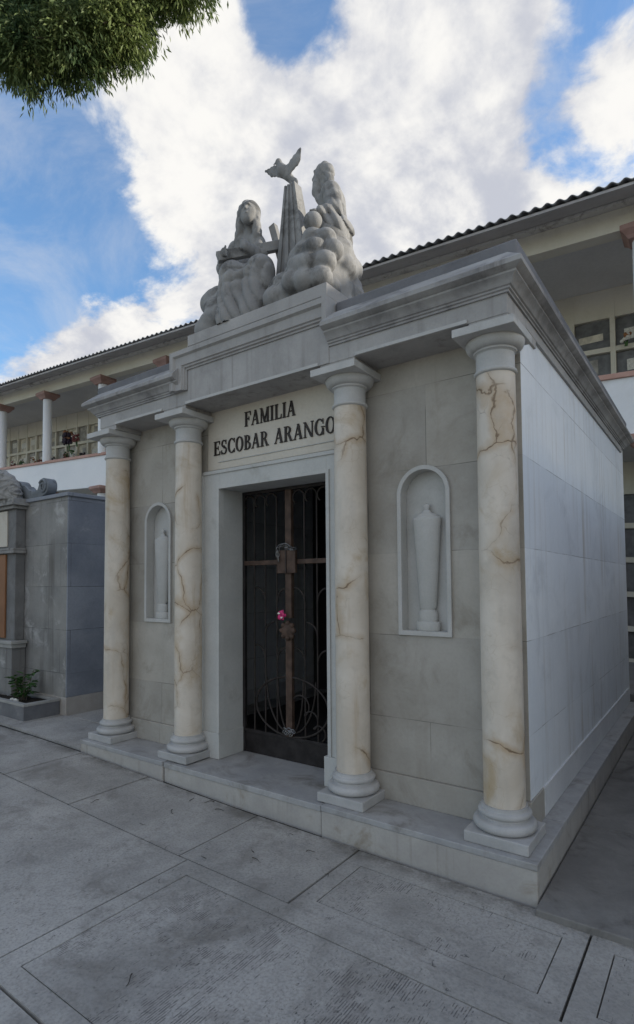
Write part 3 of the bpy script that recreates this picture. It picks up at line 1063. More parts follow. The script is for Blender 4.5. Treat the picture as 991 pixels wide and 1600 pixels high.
pts = [(-2.10 + .165 * t, GY - .056 - .012 * math.sin(t * 9), 1.695 + .018 * math.sin(t * 5 + .4) + (.012 if .3 < t < .7 else 0)) for t in np.linspace(0, 1, 9)]
pts += [(-2.105 - .006 * math.sin(t * 4), GY - .062, 1.69 - .10 * t) for t in np.linspace(0, 1, 6)]
for a, b in zip(pts[:-1], pts[1:]):
    link(mb, [(a[i] + b[i]) / 2 for i in range(3)], [b[i] - a[i] + .001 for i in range(3)])
tag(mb.build('chain', MAT['chain'], smooth=50), 'short silver chain looped over the brown lock plate of the iron gate', 'chain')
mb = MB()
for i in range(9):
    t = i / 8
    link(mb, (-2.07 + .09 * t, GY - .036, .232 + .022 * math.sin(i * 1.9)), (1, .1, .6 * math.cos(i * 2)), .014)
tag(mb.build('chain', MAT['chain'], smooth=50), 'dull chain wound around the foot of the iron gate above the kick panel', 'chain')

# pink flower tied to the gate
fl = thing('flower', (-2.073, GY - .05, 1.154), 'bright pink artificial flower tied to the bars of the dark iron gate', 'flower')
mb = MB()
for ring, (nn, rr, tilt) in enumerate(((5, .030, .5), (6, .020, 1.0))):
    for i in range(nn):
        a = 2 * PI * i / nn + ring * .4
        c = Vector((-2.073 + rr * math.cos(a), GY - .055 - .012 * ring, 1.154 + rr * math.sin(a) * .95))
        mb.ball(c, random.uniform(.014, .021), 8, random.uniform(.7, 1.1), .35, random.uniform(.8, 1.2))
mb.build('petals', MAT['pink'], fl, smooth=60)
mb = MB().tube([(-2.073, GY - .04, 1.14), (-2.06, GY - .03, 1.10), (-2.045, GY - .03, 1.02)], .003, 6)
mb.build('stem', MAT['leaf'], fl)
mb = MB().ball((-2.090, GY - .075, 1.168), .010, 8, 1.4, .5, .8).ball((-2.062, GY - .075, 1.135), .009, 8, 1.4, .5, .8)
mb.build('petal_edge', MAT['white_petal'], fl, smooth=60)

# ------------------------------------------------------------------ sculpture group
grp = thing('sculpture_group', (-1.92, .45, 3.37), 'carved stone group of two robed figures on clouds with a dove, on the mausoleum roof', 'sculpture')


def folds(X, Y, Z):
    return 0.0


def ridge(a):
    """crisp carved pleat: rounded crest, sharp valley"""
    return 1.0 - 2.0 * np.abs(np.cos(a / 2)) ** 0.7


def robed_a(X, Y, Z):
    """seated figure, long hair, holding the cross over the lap"""
    f = rc(X, Y, Z, (-2.33, .46, 4.18), (-2.31, .45, 3.95), .115, .15)
    f = smin(f, rc(X, Y, Z, (-2.45, .43, 4.235), (-2.22, .42, 4.205), .062, .056), .07)
    f = smin(f, rc(X, Y, Z, (-2.455, .43, 4.23), (-2.495, .34, 4.04), .066, .060), .03)
    f = smin(f, rc(X, Y, Z, (-2.495, .34, 4.03), (-2.30, .13, 3.985), .064, .038), .03)
    f = smin(f, rc(X, Y, Z, (-2.21, .42, 4.20), (-2.125, .36, 4.03), .060, .055), .03)
    f = smin(f, rc(X, Y, Z, (-2.125, .35, 4.02), (-2.14, .21, 4.03), .054, .036), .03)
    lower = rc(X, Y, Z, (-2.39, .42, 3.88), (-2.22, .14, 3.81), .13, .095)
    lower = smin(lower, rc(X, Y, Z, (-2.18, .42, 3.87), (-1.95, .17, 3.78), .12, .092), .06)
    lower = smin(lower, rc(X, Y, Z, (-2.21, .14, 3.79), (-2.18, .11, 3.42), .092, .13), .05)
    lower = smin(lower, rc(X, Y, Z, (-1.95, .16, 3.76), (-1.99, .13, 3.42), .088, .12), .05)
    lower = smin(lower, ell(X, Y, Z, (-2.09, .20, 3.60), (.21, .12, .26)), .06)
    # carved drapery: hanging folds plus swags strung between the knees
    u = (X + 2.09)
    vert = ridge(74 * X + 5 * np.sin(9 * Z)) * .013
    sw = ridge(62 * (Z + 1.9 * u * u)) * .016 * np.exp(-(u / .15) ** 2) * np.clip((3.84 - Z) / .05, 0, 1) * np.clip((Z - 3.58) / .1, 0, 1)
    lower = lower + vert * np.clip((3.86 - Z) / .12, 0, 1) + sw
    f = f + ridge(76 * X + 24 * Z + 2 * np.sin(16 * Z)) * .009 * np.clip((4.24 - Z) / .04, 0, 1)
    f = smin(f, lower, .05)
    # neck and head, bowed and turned to the right
    f = smin(f, rc(X, Y, Z, (-2.29, .42, 4.24), (-2.265, .39, 4.36), .05, .048), .03)
    h = ell(X, Y, Z, (-2.234, .332, 4.410), (.070, .064, .082))                         # face
    h = smin(h, ell(X, Y, Z, (-2.226, .318, 4.350), (.046, .042, .042)), .025)           # chin and beard
    h = smin(h, ell(X, Y, Z, (-2.214, .286, 4.448), (.045, .022, .010)), .012)          # brow
    h = smin(h, rc(X, Y, Z, (-2.206, .276, 4.440), (-2.202, .266, 4.408), .007, .011), .008)   # nose
    for e in ((-2.178, .290, 4.430), (-2.234, .264, 4.430)):
        h = np.maximum(h, -ell(X, Y, Z, e, (.016, .014, .008)))                          # eye sockets
    h = smin(h, ell(X, Y, Z, (-2.203, .274, 4.374), (.018, .010, .005)), .006)
    hair = ell(X, Y, Z, (-2.266, .388, 4.455), (.086, .090, .090))
    hair = smin(hair, rc(X, Y, Z, (-2.312, .345, 4.45), (-2.372, .385, 4.24), .036, .046), .02)
    hair = smin(hair, rc(X, Y, Z, (-2.335, .41, 4.43), (-2.395, .43, 4.26), .042, .046), .03)
    hair = smin(hair, rc(X, Y, Z, (-2.200, .385, 4.45), (-2.175, .38, 4.23), .034, .036), .02)
    hair = hair + ridge(110 * (X - .3 * Z) + 2.5 * np.sin(42 * Z)) * .006
    h = smin(h, hair, .006)
    f = smin(f, h, .012)
    # hands: fingers curled over the beam
    for hx, hy, hz, d in ((-2.29, .125, 3.985, 1), (-2.14, .21, 4.05, -1)):
        for q in range(4):
            a = (hx + d * (.012 + .004 * q), hy - .028, hz + .026 - .017 * q)
            f = smin(f, rc(X, Y, Z, (hx - d * .01, hy - .012, hz + .022 - .016 * q), a, .012, .010), .008)
            f = smin(f, rc(X, Y, Z, a, (a[0] + d * (.030 - .005 * q), a[1] + .010, a[2] - .006), .010, .008), .006)
        f = smin(f, rc(X, Y, Z, (hx, hy, hz + .03), (hx + d * .03, hy - .02, hz + .048), .012, .009), .008)
    return f


def robed_b(X, Y, Z):
    """bearded seated figure in profile, one hand on the globe"""
    f = rc(X, Y, Z, (-1.500, .46, 4.27), (-1.475, .44, 4.00), .098, .118)
    f = smin(f, rc(X, Y, Z, (-1.56, .54, 4.305), (-1.450, .37, 4.285), .060, .062), .05)
    f = smin(f, rc(X, Y, Z, (-1.440, .37, 4.27), (-1.385, .32, 4.09), .062, .058), .025)
    f = smin(f, rc(X, Y, Z, (-1.385, .31, 4.08), (-1.435, .20, 4.02), .054, .034), .025)
    f = smin(f, rc(X, Y, Z, (-1.45, .46, 3.95), (-1.43, .31, 3.95), .105, .085), .04)
    f = smin(f, rc(X, Y, Z, (-1.39, .42, 3.97), (-1.365, .30, 3.95), .085, .070), .04)
    f = smin(f, rc(X, Y, Z, (-1.55, .50, 3.98), (-1.57, .42, 3.9), .09, .08), .05)
    f = smin(f, rc(X, Y, Z, (-1.44, .32, 3.92), (-1.47, .30, 3.55), .10, .12), .05)
    # mantle folds: broad over the lap, long ones down the back
    lap = np.clip((4.10 - Z) / .06, 0, 1)
    f = f + ridge(100 * X + 34 * Z + 22 * Y + 2 * np.sin(14 * Z)) * .011 * lap + ridge(68 * (X + Y) + 26 * Z) * .005 * (1 - lap) * np.clip((4.31 - Z) / .04, 0, 1)
    f = smin(f, rc(X, Y, Z, (-1.40, .40, 4.17), (-1.375, .35, 3.95), .022, .04), .02)
    f = smin(f, rc(X, Y, Z, (-1.52, .45, 4.32), (-1.548, .45, 4.43), .042, .040), .025)
    h = ell(X, Y, Z, (-1.568, .445, 4.496), (.066, .060, .084))
    h = smin(h, rc(X, Y, Z, (-1.630, .428, 4.516), (-1.645, .424, 4.480), .009, .012), .008)    # nose
    h = smin(h, ell(X, Y, Z, (-1.617, .43, 4.528), (.018, .036, .010)), .010)                    # brow
    h = smin(h, rc(X, Y, Z, (-1.612, .428, 4.445), (-1.606, .41, 4.36), .034, .034), .018)       # beard
    h = smin(h, rc(X, Y, Z, (-1.602, .41, 4.36), (-1.582, .40, 4.28), .034, .020), .02)
    h = np.maximum(h, -ell(X, Y, Z, (-1.625, .398, 4.508), (.014, .016, .009)))
    hair = ell(X, Y, Z, (-1.552, .452, 4.512), (.068, .066, .076))
    hair = smin(hair, rc(X, Y, Z, (-1.515, .44, 4.49), (-1.490, .42, 4.37), .040, .032), .025)
    hair = hair + ridge(115 * (X + .4 * Z) + 2.5 * np.sin(45 * Z)) * .005
    hair = np.maximum(hair, -ell(X, Y, Z, (-1.635, .42, 4.46), (.060, .075, .075)))
    h = smin(h, hair, .010) + np.where(Z < 4.42, np.sin(110 * X + 30 * Z) * .002, 0)
    f = smin(f, h, .012)
    hx, hy, hz = -1.445, .185, 4.012
    for q in range(4):
        a = (hx - .030, hy - .010 - .015 * q + .02, hz + .004 - .003 * q)
        f = smin(f, rc(X, Y, Z, (hx, hy - .012 * q + .015, hz + .004), a, .012, .010), .008)
        f = smin(f, rc(X, Y, Z, a, (a[0] - .022, a[1], a[2] - .014), .010, .008), .006)
    f = smin(f, rc(X, Y, Z, (hx + .01, hy - .03, hz), (hx - .015, hy - .055, hz - .006), .012, .009), .008)
    return f


prng = np.random.default_rng(5)


def cloud_masses():
    return [((-2.53, .36, 3.52), (.10, .20, .36)), ((-2.38, .42, 3.55), (.22, .26, .32)), ((-2.05, .45, 3.38), (.36, .30, .17)),
            ((-1.72, .38, 3.42), (.22, .32, .24)), ((-1.50, .36, 3.52), (.19, .30, .36)), ((-1.49, .48, 3.62), (.12, .20, .27)), ((-1.40, .36, 3.78), (.12, .17, .13))]


def cloud_f(X, Y, Z):
    f = None
    for c, r in cloud_masses():
        e = ell(X, Y, Z, c, r)
        f = e if f is None else smin(f, e, .06)
    pts = []
    for c, r in cloud_masses():
        for _ in range(46):
            d = prng.normal(size=3)
            d /= np.linalg.norm(d)
            if d[1] > .6:
                continue
            p = np.array(c) + d * np.array(r) * .84
            if p[2] < 3.36 or p[0] < -2.58 or p[0] > -1.37 or p[1] < .09:
                continue
            pts.append((p, prng.uniform(.08, .12)))
    # scalloped courses below the globe, as carved
    for x, y, z, r in ((-1.44, .13, 3.80, .075), (-1.35, .16, 3.78, .075), (-1.50, .12, 3.72, .08), (-1.40, .10, 3.69, .085), (-1.31, .18, 3.69, .08),
                       (-1.53, .09, 3.61, .085), (-1.43, .07, 3.58, .09), (-1.33, .11, 3.58, .085), (-1.56, .07, 3.50, .09), (-1.45, .06, 3.47, .09), (-1.34, .08, 3.46, .085),
                       (-1.40, .36, 3.84, .07), (-1.41, .44, 3.74, .075), (-1.39, .34, 3.60, .085), (-1.43, .48, 3.60, .08), (-1.36, .22, 3.46, .08), (-1.40, .42, 3.46, .085)):
        pts.append((np.array((x, y, z)), r))
    for p, r in pts:
        s_ = np.sqrt((X - p[0]) ** 2 + (Y - p[1]) ** 2 + ((Z - p[2]) * 1.15) ** 2) - r
        f = smin(f, s_, .014)
    return np.maximum(f, 3.365 - Z)


V, Q = surfnet(cloud_f, (-2.83, -.06, 3.33), (-1.15, .86, 4.05), .0135)
np_obj('cloud_bank', V, Q, MAT['statue'], grp)
V, Q = surfnet(robed_a, (-2.68, -.06, 3.36), (-1.74, .70, 4.62), .0095)
fa = np_obj('seated_figure', V, Q, MAT['statue'], grp)
fa['label'] = 'robed long-haired stone figure holding a cross on the lap'
V, Q = surfnet(robed_b, (-1.80, .0, 3.38), (-1.12, .72, 4.66), .0095)
fb = np_obj('seated_figure', V, Q, MAT['statue'], grp)
fb['label'] = 'bearded robed stone figure in profile with a hand on a globe'

# globe
MB().ball((-1.452, .150, 3.930), .067, 20).build('globe', MAT['statue'], grp, smooth=60)
# cross: long beam over the lap, short arm crossing near its far end
mb = MB()
mb.beam((-2.33, .085, 3.955), (-1.97, .50, 4.135), .05, .075)
mb.beam((-2.085, .47, 4.315), (-1.985, .475, 3.97), .05, .06, up=(1, 0, 0))
mb.build('cross', MAT['statue'], grp, bevel=0.004)
# tapering shaft of rays
mb = MB()
NB = 7
zb, zt = 3.42, 4.515
for i in range(NB):
    t0, t1 = i / NB, (i + 1) / NB
    xb0, xb1 = -2.035 + .40 * t0, -2.035 + .40 * t1
    xt0, xt1 = -1.893 + .100 * t0, -1.893 + .100 * t1
    d = .018 if i % 2 else .0
    mb.add([(xb0, .38 + d, zb), (xb1, .38 + d, zb), (xb1, .56, zb), (xb0, .56, zb), (xt0, .38 + d * .4, zt), (xt1, .38 + d * .4, zt), (xt1, .47, zt), (xt0, .47, zt)],
           [(0, 1, 5, 4), (1, 2, 6, 5), (2, 3, 7, 6), (3, 0, 4, 7), (3, 2, 1, 0), (4, 5, 6, 7)])
mb.build('ray_shaft', MAT['statue'], grp)


# dove with raised wings
def dove_f(X, Y, Z):
    b = rc(X, Y, Z, (-1.862, .43, 4.585), (-1.925, .40, 4.665), .030, .042)
    b = smin(b, rc(X, Y, Z, (-1.925, .40, 4.665), (-1.945, .39, 4.715), .040, .026), .03)
    b = smin(b, ell(X, Y, Z, (-1.952, .385, 4.738), (.026, .026, .028)), .015)
    b = smin(b, rc(X, Y, Z, (-1.968, .378, 4.738), (-1.995, .370, 4.728), .010, .003), .006)
    # tail fan down onto the shaft
    b = smin(b, ell(X, Y, Z, (-1.835, .43, 4.535), (.040, .018, .050)), .02)

    def wing(tip, root, mid, w0, w1):
        q = rc(X, Y, Z, root, mid, w0, w0 * 1.05)
        q = smin(q, rc(X, Y, Z, mid, tip, w0 * 1.05, w1), .03)
        return q
    # wings are flattened: evaluate in a squashed depth coordinate
    for tip, mid, root, w0, w1 in (((-2.10, .40, 4.742), (-2.02, .40, 4.705), (-1.945, .40, 4.665), .040, .010),
                                   ((-1.755, .40, 4.755), (-1.795, .40, 4.690), (-1.875, .40, 4.640), .045, .018)):
        Ys = .40 + (Y - .40) * 3.2
        q = rc(X, Ys, Z, root, mid, w0, w0 * 1.02)
        q = smin(q, rc(X, Ys, Z, mid, tip, w0 * 1.02, w1), .02)
        q = q * .5 + np.sin((X + 1.9) * 190) * .0012
        b = smin(b, q, .012)
    return b


V, Q = surfnet(dove_f, (-2.15, .30, 4.46), (-1.69, .50, 4.80), .0055)
np_obj('dove', V, Q, MAT['statue'], grp)

# ------------------------------------------------------------------ two-storey niche gallery behind
SL = .0495


def RB(s, off, z):
    return (-0.342 - s * .99991 + off * .01305, 6.761 - s * .01305 - off * .99991, z + SL * s)


gal = thing('gallery_building', (-8, 8, 0), 'long white two-storey burial niche gallery with terracotta trim and a corrugated roof', 'building')
S0, S1 = -14.0, 27.0


def gbox(mb, s0, s1, o0, o1, z0, z1):
    vs = [RB(s, o, z) for z in (z0, z1) for o in (o1, o0) for s in (s1, s0)]
    return mb.add(vs, [(0, 2, 3, 1), (4, 5, 7, 6), (0, 1, 5, 4), (2, 6, 7, 3), (0, 4, 6, 2), (1, 3, 7, 5)])


mb = MB()
gbox(mb, S0, S1, -3.2, 1.0, -.45, -.12)
rw = mb.build('gallery_walk', MAT['ground'])
struct(rw)
mb = gbox(MB(), S0, S1, -.14, .02, 3.63, 4.54)
mb.build('parapet', MAT['white_paint'], gal)
mb = gbox(MB(), S0, S1, -.18, .06, 4.542, 4.625)
mb.build('coping', MAT['coping_paint'], gal, bevel=0.01)
mb = MB()
gbox(mb, S0, S1, -3.0, -.142, 3.66, 3.95)
mb.build('floor_slab', MAT['ceiling'], gal)
mb = MB()
gbox(mb, S0, S1, -.20, .05, 6.855, 7.203)
mb.build('beam', MAT['cream'], gal)
mb = MB()
gbox(mb, S0, S1, -.20, .19, 7.206, 7.25)
mb.build('eave_ledge', MAT['eave'], gal, bevel=0.008)
mb = MB()
gbox(mb, S0, S1, -2.3, -.203, 7.08, 7.20)
mb.build('ceiling', MAT['ceiling'], gal)
mb = MB()
gbox(mb, S0, S1, -3.4, -2.47, -.45, 7.55)
gbox(mb, S0, S0 + .2, -2.46, -.2, -.45, 7.5)
gbox(mb, S1 - .2, S1, -2.46, -.2, -.45, 7.5)
mb.build('rear_wall', MAT['cream'], gal)
# corrugated roof sheet
mb = MB()
per = .177
ns = int((S1 - S0) / per * 8)
offs = [(.80, 7.155), (-.6, 7.60), (-3.2, 8.35)]
vs, fs = [], []
for i in range(ns + 1):
    s = S0 + (S1 - S0) * i / ns
    w = .024 * math.cos(2 * PI * (s - S0) / per)
    jit = .02 * math.sin(int((s - S0) / .90) * 12.9898)
    for t in (0, .009):
        for j, (o, z) in enumerate(offs):
            vs.append(RB(s, o + (jit if j == 0 else 0), z + w + t))
for i in range(ns):
    a, b = i * 6, (i + 1) * 6
    for j in range(2):
        fs.append((a + j, a + j + 1, b + j + 1, b + j))
        fs.append((a + 3 + j, b + 3 + j, b + 4 + j, a + 4 + j))
    fs.append((a, b, b + 3, a + 3))
mb.add(vs, fs)
mb.build('roof', MAT['roof_sheet'], gal, smooth=50)

mb = MB()
vs = []
for s_ in (S0, S1):
    for o, z in ((.06, 7.30), (.745, 7.085), (.745, 7.128), (.06, 7.345)):
        vs.append(RB(s_, o, z))
mb.add(vs, [(0, 1, 2, 3), (7, 6, 5, 4), (0, 4, 5, 1), (1, 5, 6, 2), (2, 6, 7, 3), (3, 7, 4, 0)])
mb.build('soffit', MAT['soffit'], gal)

# niche grid on the rear wall, both floors
PIT = .725
mb = MB()
sgrid = [.385 + PIT * i for i in range(-19, 36)]
for s in sgrid:
    gbox(mb, s - .055, s + .055, -2.46, -2.30, -.12, 3.66)
    gbox(mb, s - .045, s + .045, -2.46, -2.30, 3.95, 7.08)
rows_u = [(6.515, 7.08), (5.84, 5.935), (5.165, 5.26), (4.49, 4.585), (3.95, 4.0)]
for z0, z1 in rows_u:
    gbox(mb, S0 + .2, S1 - .2, -2.46, -2.315 if z1 - z0 > .3 else -2.305, z0, z1)
rows_l = [(3.05, 3.66), (2.40, 2.5), (1.75, 1.85), (1.10, 1.20), (.45, .55), (-.12, -.06)]
for z0, z1 in rows_l:
    gbox(mb, S0 + .2, S1 - .2, -2.46, -2.312, z0, z1)
mb.build('niche_frame', MAT['cream'], gal)
slabm = [MAT['slab_a'], MAT['slab_b'], MAT['slab_c'], MAT['slab_b'], MAT['slab_a']]
cells = []
for s in sgrid:
    if 12.2 < s < 23.5 or -1.2 < s < 1.9:
        for zt in (6.515, 5.84, 5.165):
            cells.append((s, zt))
proto = {}
for s, zt in cells:
    mi = 0 if s < 2 else random.choice((0, 1, 2, 2, 2, 1))
    key = mi
    a, b = s + .05, s + PIT - .05
    c = RB((a + b) / 2, -2.42, zt - .29)
    lc = Vector(c) - gal.location
    if key not in proto:
        mb = MB()
        mb.box(c[0] - .312, c[0] + .312, c[1] - .03, c[1] + .02, c[2] - .286, c[2] + .286)
        o = mb.build('niche_slab', slabm[mi], gal, bevel=0.006, loc=lc)
        proto[key] = o
    else:
        o = proto[key].copy()
        COL.objects.link(o)
        o.parent = gal
        o.location = lc
# a small name plaque fixed on each slab (letters too small to read from here)
plq = {}
for o in [q for q in gal.children if q.name.startswith('niche_slab')]:
    kk = random.choice((0, 0, 1, 2))
    if kk not in plq:
        w_, h_ = ((.17, .11), (.12, .15), (.22, .07))[kk]
        mp = MB().box(-w_, w_, -.040, -.0305, -h_, h_)
        c = MB()
        c.v, c.f = mp.v, mp.f
        pq = c.build('plaque', (MAT['white_petal'], MAT['slab_b'], MAT['slab_c'])[kk], None, bevel=0.004)
        plq[kk] = pq.data
        pq.parent = o
    else:
        pq = bpy.data.objects.new('plaque', plq[kk])
        COL.objects.link(pq)
        pq.parent = o
    pq.location = (random.uniform(-.06, .06), 0, random.uniform(-.06, .08))
# lower slabs visible through the alley at the right
for s in (-.34, .385):
    for zt in (3.05, 2.40, 1.75, 1.10, .45):
        c = RB(s + PIT / 2, -2.42, zt - .275)
        o = proto[0].copy()
        COL.objects.link(o)
        o.parent = gal
        o.location = Vector(c) - gal.location


# gallery columns, both floors
def gcol(s):
    for zb, zt, lower in ((4.60, 6.855, False), (-.12, 3.63, True)):
        mb = MB()
        b0 = zb + (.42 if lower else 0)
        x, y, z = RB(s, -.05, 0)
        mb.lathe([(.135, b0 + SL * s), (.135, zt - .19 + SL * s)], (x, y, 0), 28)
        o = mb.build('column', MAT['white_paint'], gal, smooth=40)
        mb = MB()
        h = .24
        zc = zt - .20 + SL * s
        P = []
        for hw, zz in ((.17, zc), (.20, zc + .05), (.27, zc + .12), (.27, zc + .198)):
            P.append([(x + a * hw, y + b * hw, zz) for a, b in ((-1, -1), (1, -1), (1, 1), (-1, 1))])
        vs = [p for r_ in P for p in r_]
        fs = [(0, 3, 2, 1), (12, 13, 14, 15)]
        for k_ in range(3):
            for i in range(4):
                fs.append((k_ * 4 + i, k_ * 4 + (i + 1) % 4, k_ * 4 + 4 + (i + 1) % 4, k_ * 4 + 4 + i))
        mb.add(vs, fs)
        mb.build('capital', MAT['terracotta'], o, bevel=0.006)
        if lower:
            mb = MB().box(x - .17, x + .17, y - .17, y + .17, zb + SL * s, zb + .40 + SL * s)
            mb.build('column_base', MAT['terracotta'], o, bevel=0.01)


for s in (-12.1, -9.15, -6.2, -3.25, -.315, 2.3, 5.0, 7.8, 10.65, 13.5, 16.52, 19.46, 22.4, 25.3):
    gcol(s)

# rails in front of the right-hand niches
mb = MB()
for z in (4.72, 4.82, 4.92, 5.02):
    mb.tube([RB(-2.2, -2.05, z), RB(1.7, -2.05, z)], .010, 6)
for s in (-1.6, -.4, .8):
    mb.tube([RB(s, -2.05, 3.95), RB(s, -2.05, 5.04)], .012, 6)
mb.build('niche_rail', MAT['steel'], gal)

# bunches of flowers on the gallery
def bunch(s, z, r, mats, label, group=None, off=-2.16):
    c = Vector(RB(s, off, z))
    t = thing('flower_bunch', c, label, 'flowers', group)
    for k_, (mt, n_, rr) in enumerate(mats):
        mb = MB()
        for _ in range(n_):
            a, b = random.uniform(0, 2 * PI), random.uniform(-.6, 1.0)
            p = c + Vector((math.cos(a) * r * random.uniform(.2, 1), -abs(math.sin(a)) * r * .5, b * r * .8 + k_ * r * .45))
            mb.ball(p, rr * random.uniform(.7, 1.2), 6)
        mb.build('petals' if k_ == 0 else 'blossoms', mt, t, smooth=60)
    mb = MB()
    for _ in range(5):
        mb.tube([c + Vector((random.uniform(-.1, .1) * r * 3, .02, -r * 1.5)), c + Vector((random.uniform(-.6, .6) * r, 0, r * .2))], .012, 5)
    mb.build('stems', MAT['leaf'], t)


bunch(17.55, 5.72, .27, [(MAT['purple'], 90, .048), (MAT['orange'], 22, .042)], 'large dark purple bunch with orange blooms on the upper gallery niches', None, -1.4)
bunch(17.05, 5.72, .18, [(MAT['red'], 36, .042), (MAT['white_petal'], 10, .034)], 'dusky red bunch right beside the large dark purple one', None, -1.4)
small = 'small mixed bunch hung low on the upper gallery niches'
gk = 'small flower bunches hung low on the upper gallery niches'
for s, m1, m2 in ((22.9, 'red', 'white_petal'), (22.1, 'leaf', 'white_petal'), (21.4, 'white_petal', 'orange'), (20.7, 'leaf', 'red'), (20.0, 'purple', 'white_petal'),
                  (18.9, 'red', 'leaf'), (18.4, 'white_petal', 'leaf'), (17.9, 'leaf', 'purple'), (16.1, 'leaf', 'red'), (15.5, 'white_petal', 'purple'), (14.7, 'leaf', 'orange'), (14.2, 'white_petal', 'leaf')):
    bunch(s + random.uniform(-.1, .1), random.uniform(5.20, 5.45), .16, [(MAT[m1], 24, .038), (MAT[m2], 14, .036)], small, gk)
for i_ in range(16):
    bunch(23.2 - .55 * i_ + random.uniform(-.15, .15), random.uniform(4.95, 5.12), .13, [(MAT[random.choice(('leaf', 'white_petal', 'purple', 'red'))], 10, .05), (MAT[random.choice(('white_petal', 'orange', 'leaf'))], 6, .045)], small, gk)
bunch(0.15, 5.98, .09, [(MAT['white_petal'], 7, .035), (MAT['orange'], 4, .03)], 'tiny pale bunch standing in the dark niche beside the right gallery column')

# ------------------------------------------------------------------ dark marble tomb on the left
TX, TY = -5.32, .61
tomb = thing('marble_tomb', (-7.0, 2.0, -.08), 'dark grey veined marble tomb with a scroll on its roof beside the mausoleum', 'tomb')
mb = MB().box(-8.6, TX, TY, 4.4, .13, 2.44)
# side skin gets its own bluish slabs
tw = mb.build('wall', MAT['tomb_grey'], tomb)
mb = MB().box(TX, TX + .02, TY + .001, 4.4, .131, 2.438)
mb.build('side_slabs', MAT['tomb_side'], tomb)
mb = MB().box(-8.6, TX + .028, TY - .008, 4.42, -.2, .128)
mb.build('base_course', MAT['tomb_base'], tomb, bevel=0.005)
mb = MB().box(-8.6, TX + .045, TY - .03, 4.43, 2.441, 2.485)
mb.build('roof_slab', MAT['tomb_side'], tomb, bevel=0.006)
# projecting centre bay
mb = MB()
mb.box(-7.6, -6.268, .49, .607, .74, 2.36)
tb = mb.build('centre_bay', MAT['tomb_bay'], tomb, bevel=0.006)
mb = MB()
mb.box(-7.55, -6.46, .475, .488, 1.90, 2.345)
mb.build('panel', MAT['tablet'], tb)
mb = MB().box(-7.45, -6.47, .465, .488, .76, 1.80)
mb.build('door_panel', MAT['wood'], tb, bevel=0.004)
mb = MB()
mb.box(-7.7, -6.22, .44, .60, 1.81, 1.845).box(-7.7, -6.235, .45, .60, 1.847, 1.875)
mb.build('moulding', MAT['tomb_carve'], tb, bevel=0.005)
mb = MB()
mb.box(-7.75, -6.16, .40, .60, .70, .738).box(-7.7, -6.19, .42, .60, .65, .698)
mb.build('ledge', MAT['planter_rim'], tb, bevel=0.005)
mb = MB().box(-7.7, -6.22, .44, .60, -.2, .648)
mb.build('pedestal', MAT['tomb_grey'], tb)
mb = MB()
mb.box(-7.7, -6.23, .44, .72, 2.362, 2.40).box(-7.74, -6.18, .40, .74, 2.402, 2.44).box(-7.72, -6.21, .43, .72, 2.442, 2.49)
mb.build('cornice', MAT['tomb_carve'], tb, bevel=0.006)
# relief-carved domed crest
def crest(X, Y, Z):
    f = ell(X, Y, Z, (-6.95, .52, 2.49), (.70, .17, .44))
    f = f + .016 * np.sin(38 * X + 6 * np.sin(20 * Z)) * np.sin(34 * Z + 3) 
    return np.maximum(f, 2.486 - Z)


V, Q = surfnet(crest, (-7.75, .28, 2.46), (-6.15, .78, 3.05), .017)
np_obj('carved_crest', V, Q, MAT['tomb_carve'], tomb)
# volute
outer, inner = [], []
path = []
c1 = (-6.53, 2.60)
c2 = (-5.88, 2.615)
poly = []
big = [(c1[0] + .165 * math.cos(t), c1[1] + .155 * math.sin(t)) for t in np.linspace(PI * 1.25, .55, 14)]
dip = [(-6.28, 2.64), (-6.12, 2.578), (-6.02, 2.565)]
small_ = [(c2[0] + .108 * math.cos(t), c2[1] + .105 * math.sin(t)) for t in np.linspace(PI * .95, -PI * .45, 16)]
top = big + [(-6.33, 2.672), (-6.24, 2.612), (-6.12, 2.57), (-6.02, 2.585)] + small_
bot = [(-5.95, 2.488), (-6.65, 2.488)]
mb = MB().prism(top + bot, 'y', .62, .74)
sv = mb.build('scroll', MAT['scroll'], tomb, bevel=0.006, smooth=35)
for (cx, cz), r0 in ((c2, .088), (c1, .12)):
    mb = MB()
    sp_ = [(cx + r0 * (1 - t / 13) * math.cos(2.6 - t * 1.0 if cx > -6.2 else .6 + t), .612, cz + r0 * (1 - t / 13) * math.sin(2.6 - t * 1.0 if cx > -6.2 else .6 + t)) for t in np.linspace(0, 9.5, 40)]
    mb.tube(sp_, .014, 6)
    mb.build('volute', MAT['scroll'], sv, smooth=50)

# planter box and its shrub
pb = thing('planter_box', (-5.9, .36, -.08), 'low grey stone planter box of dark soil against the dark marble tomb', 'planter')
mb = MB()
x0, x1, y0, y1, zb, zt = -6.55, -5.41, .185, .595, -.09, .115
t = .035
mb.box(x0, x1, y0, y0 + t, zb, zt - .03).box(x0, x1, y1 - t, y1, zb, zt - .03).box(x0, x0 + t, y0 + t, y1 - t, zb, zt - .03).box(x1 - t, x1, y0 + t, y1 - t, zb, zt - .03)
mb.build('box', MAT['planter'], pb)
mb = MB()
e = .008
mb.box(x0 - e, x1 + e, y0 - e, y0 + .05, zt - .029, zt).box(x0 - e, x1 + e, y1 - .05, y1 + e, zt - .029, zt).box(x0 - e, x0 + .05, y0 + .051, y1 - .051, zt - .029, zt).box(x1 - .05, x1 + e, y0 + .051, y1 - .051, zt - .029, zt)
mb.build('rim', MAT['planter_rim'], pb, bevel=0.004)
mb = MB()
nx, ny = 24, 9
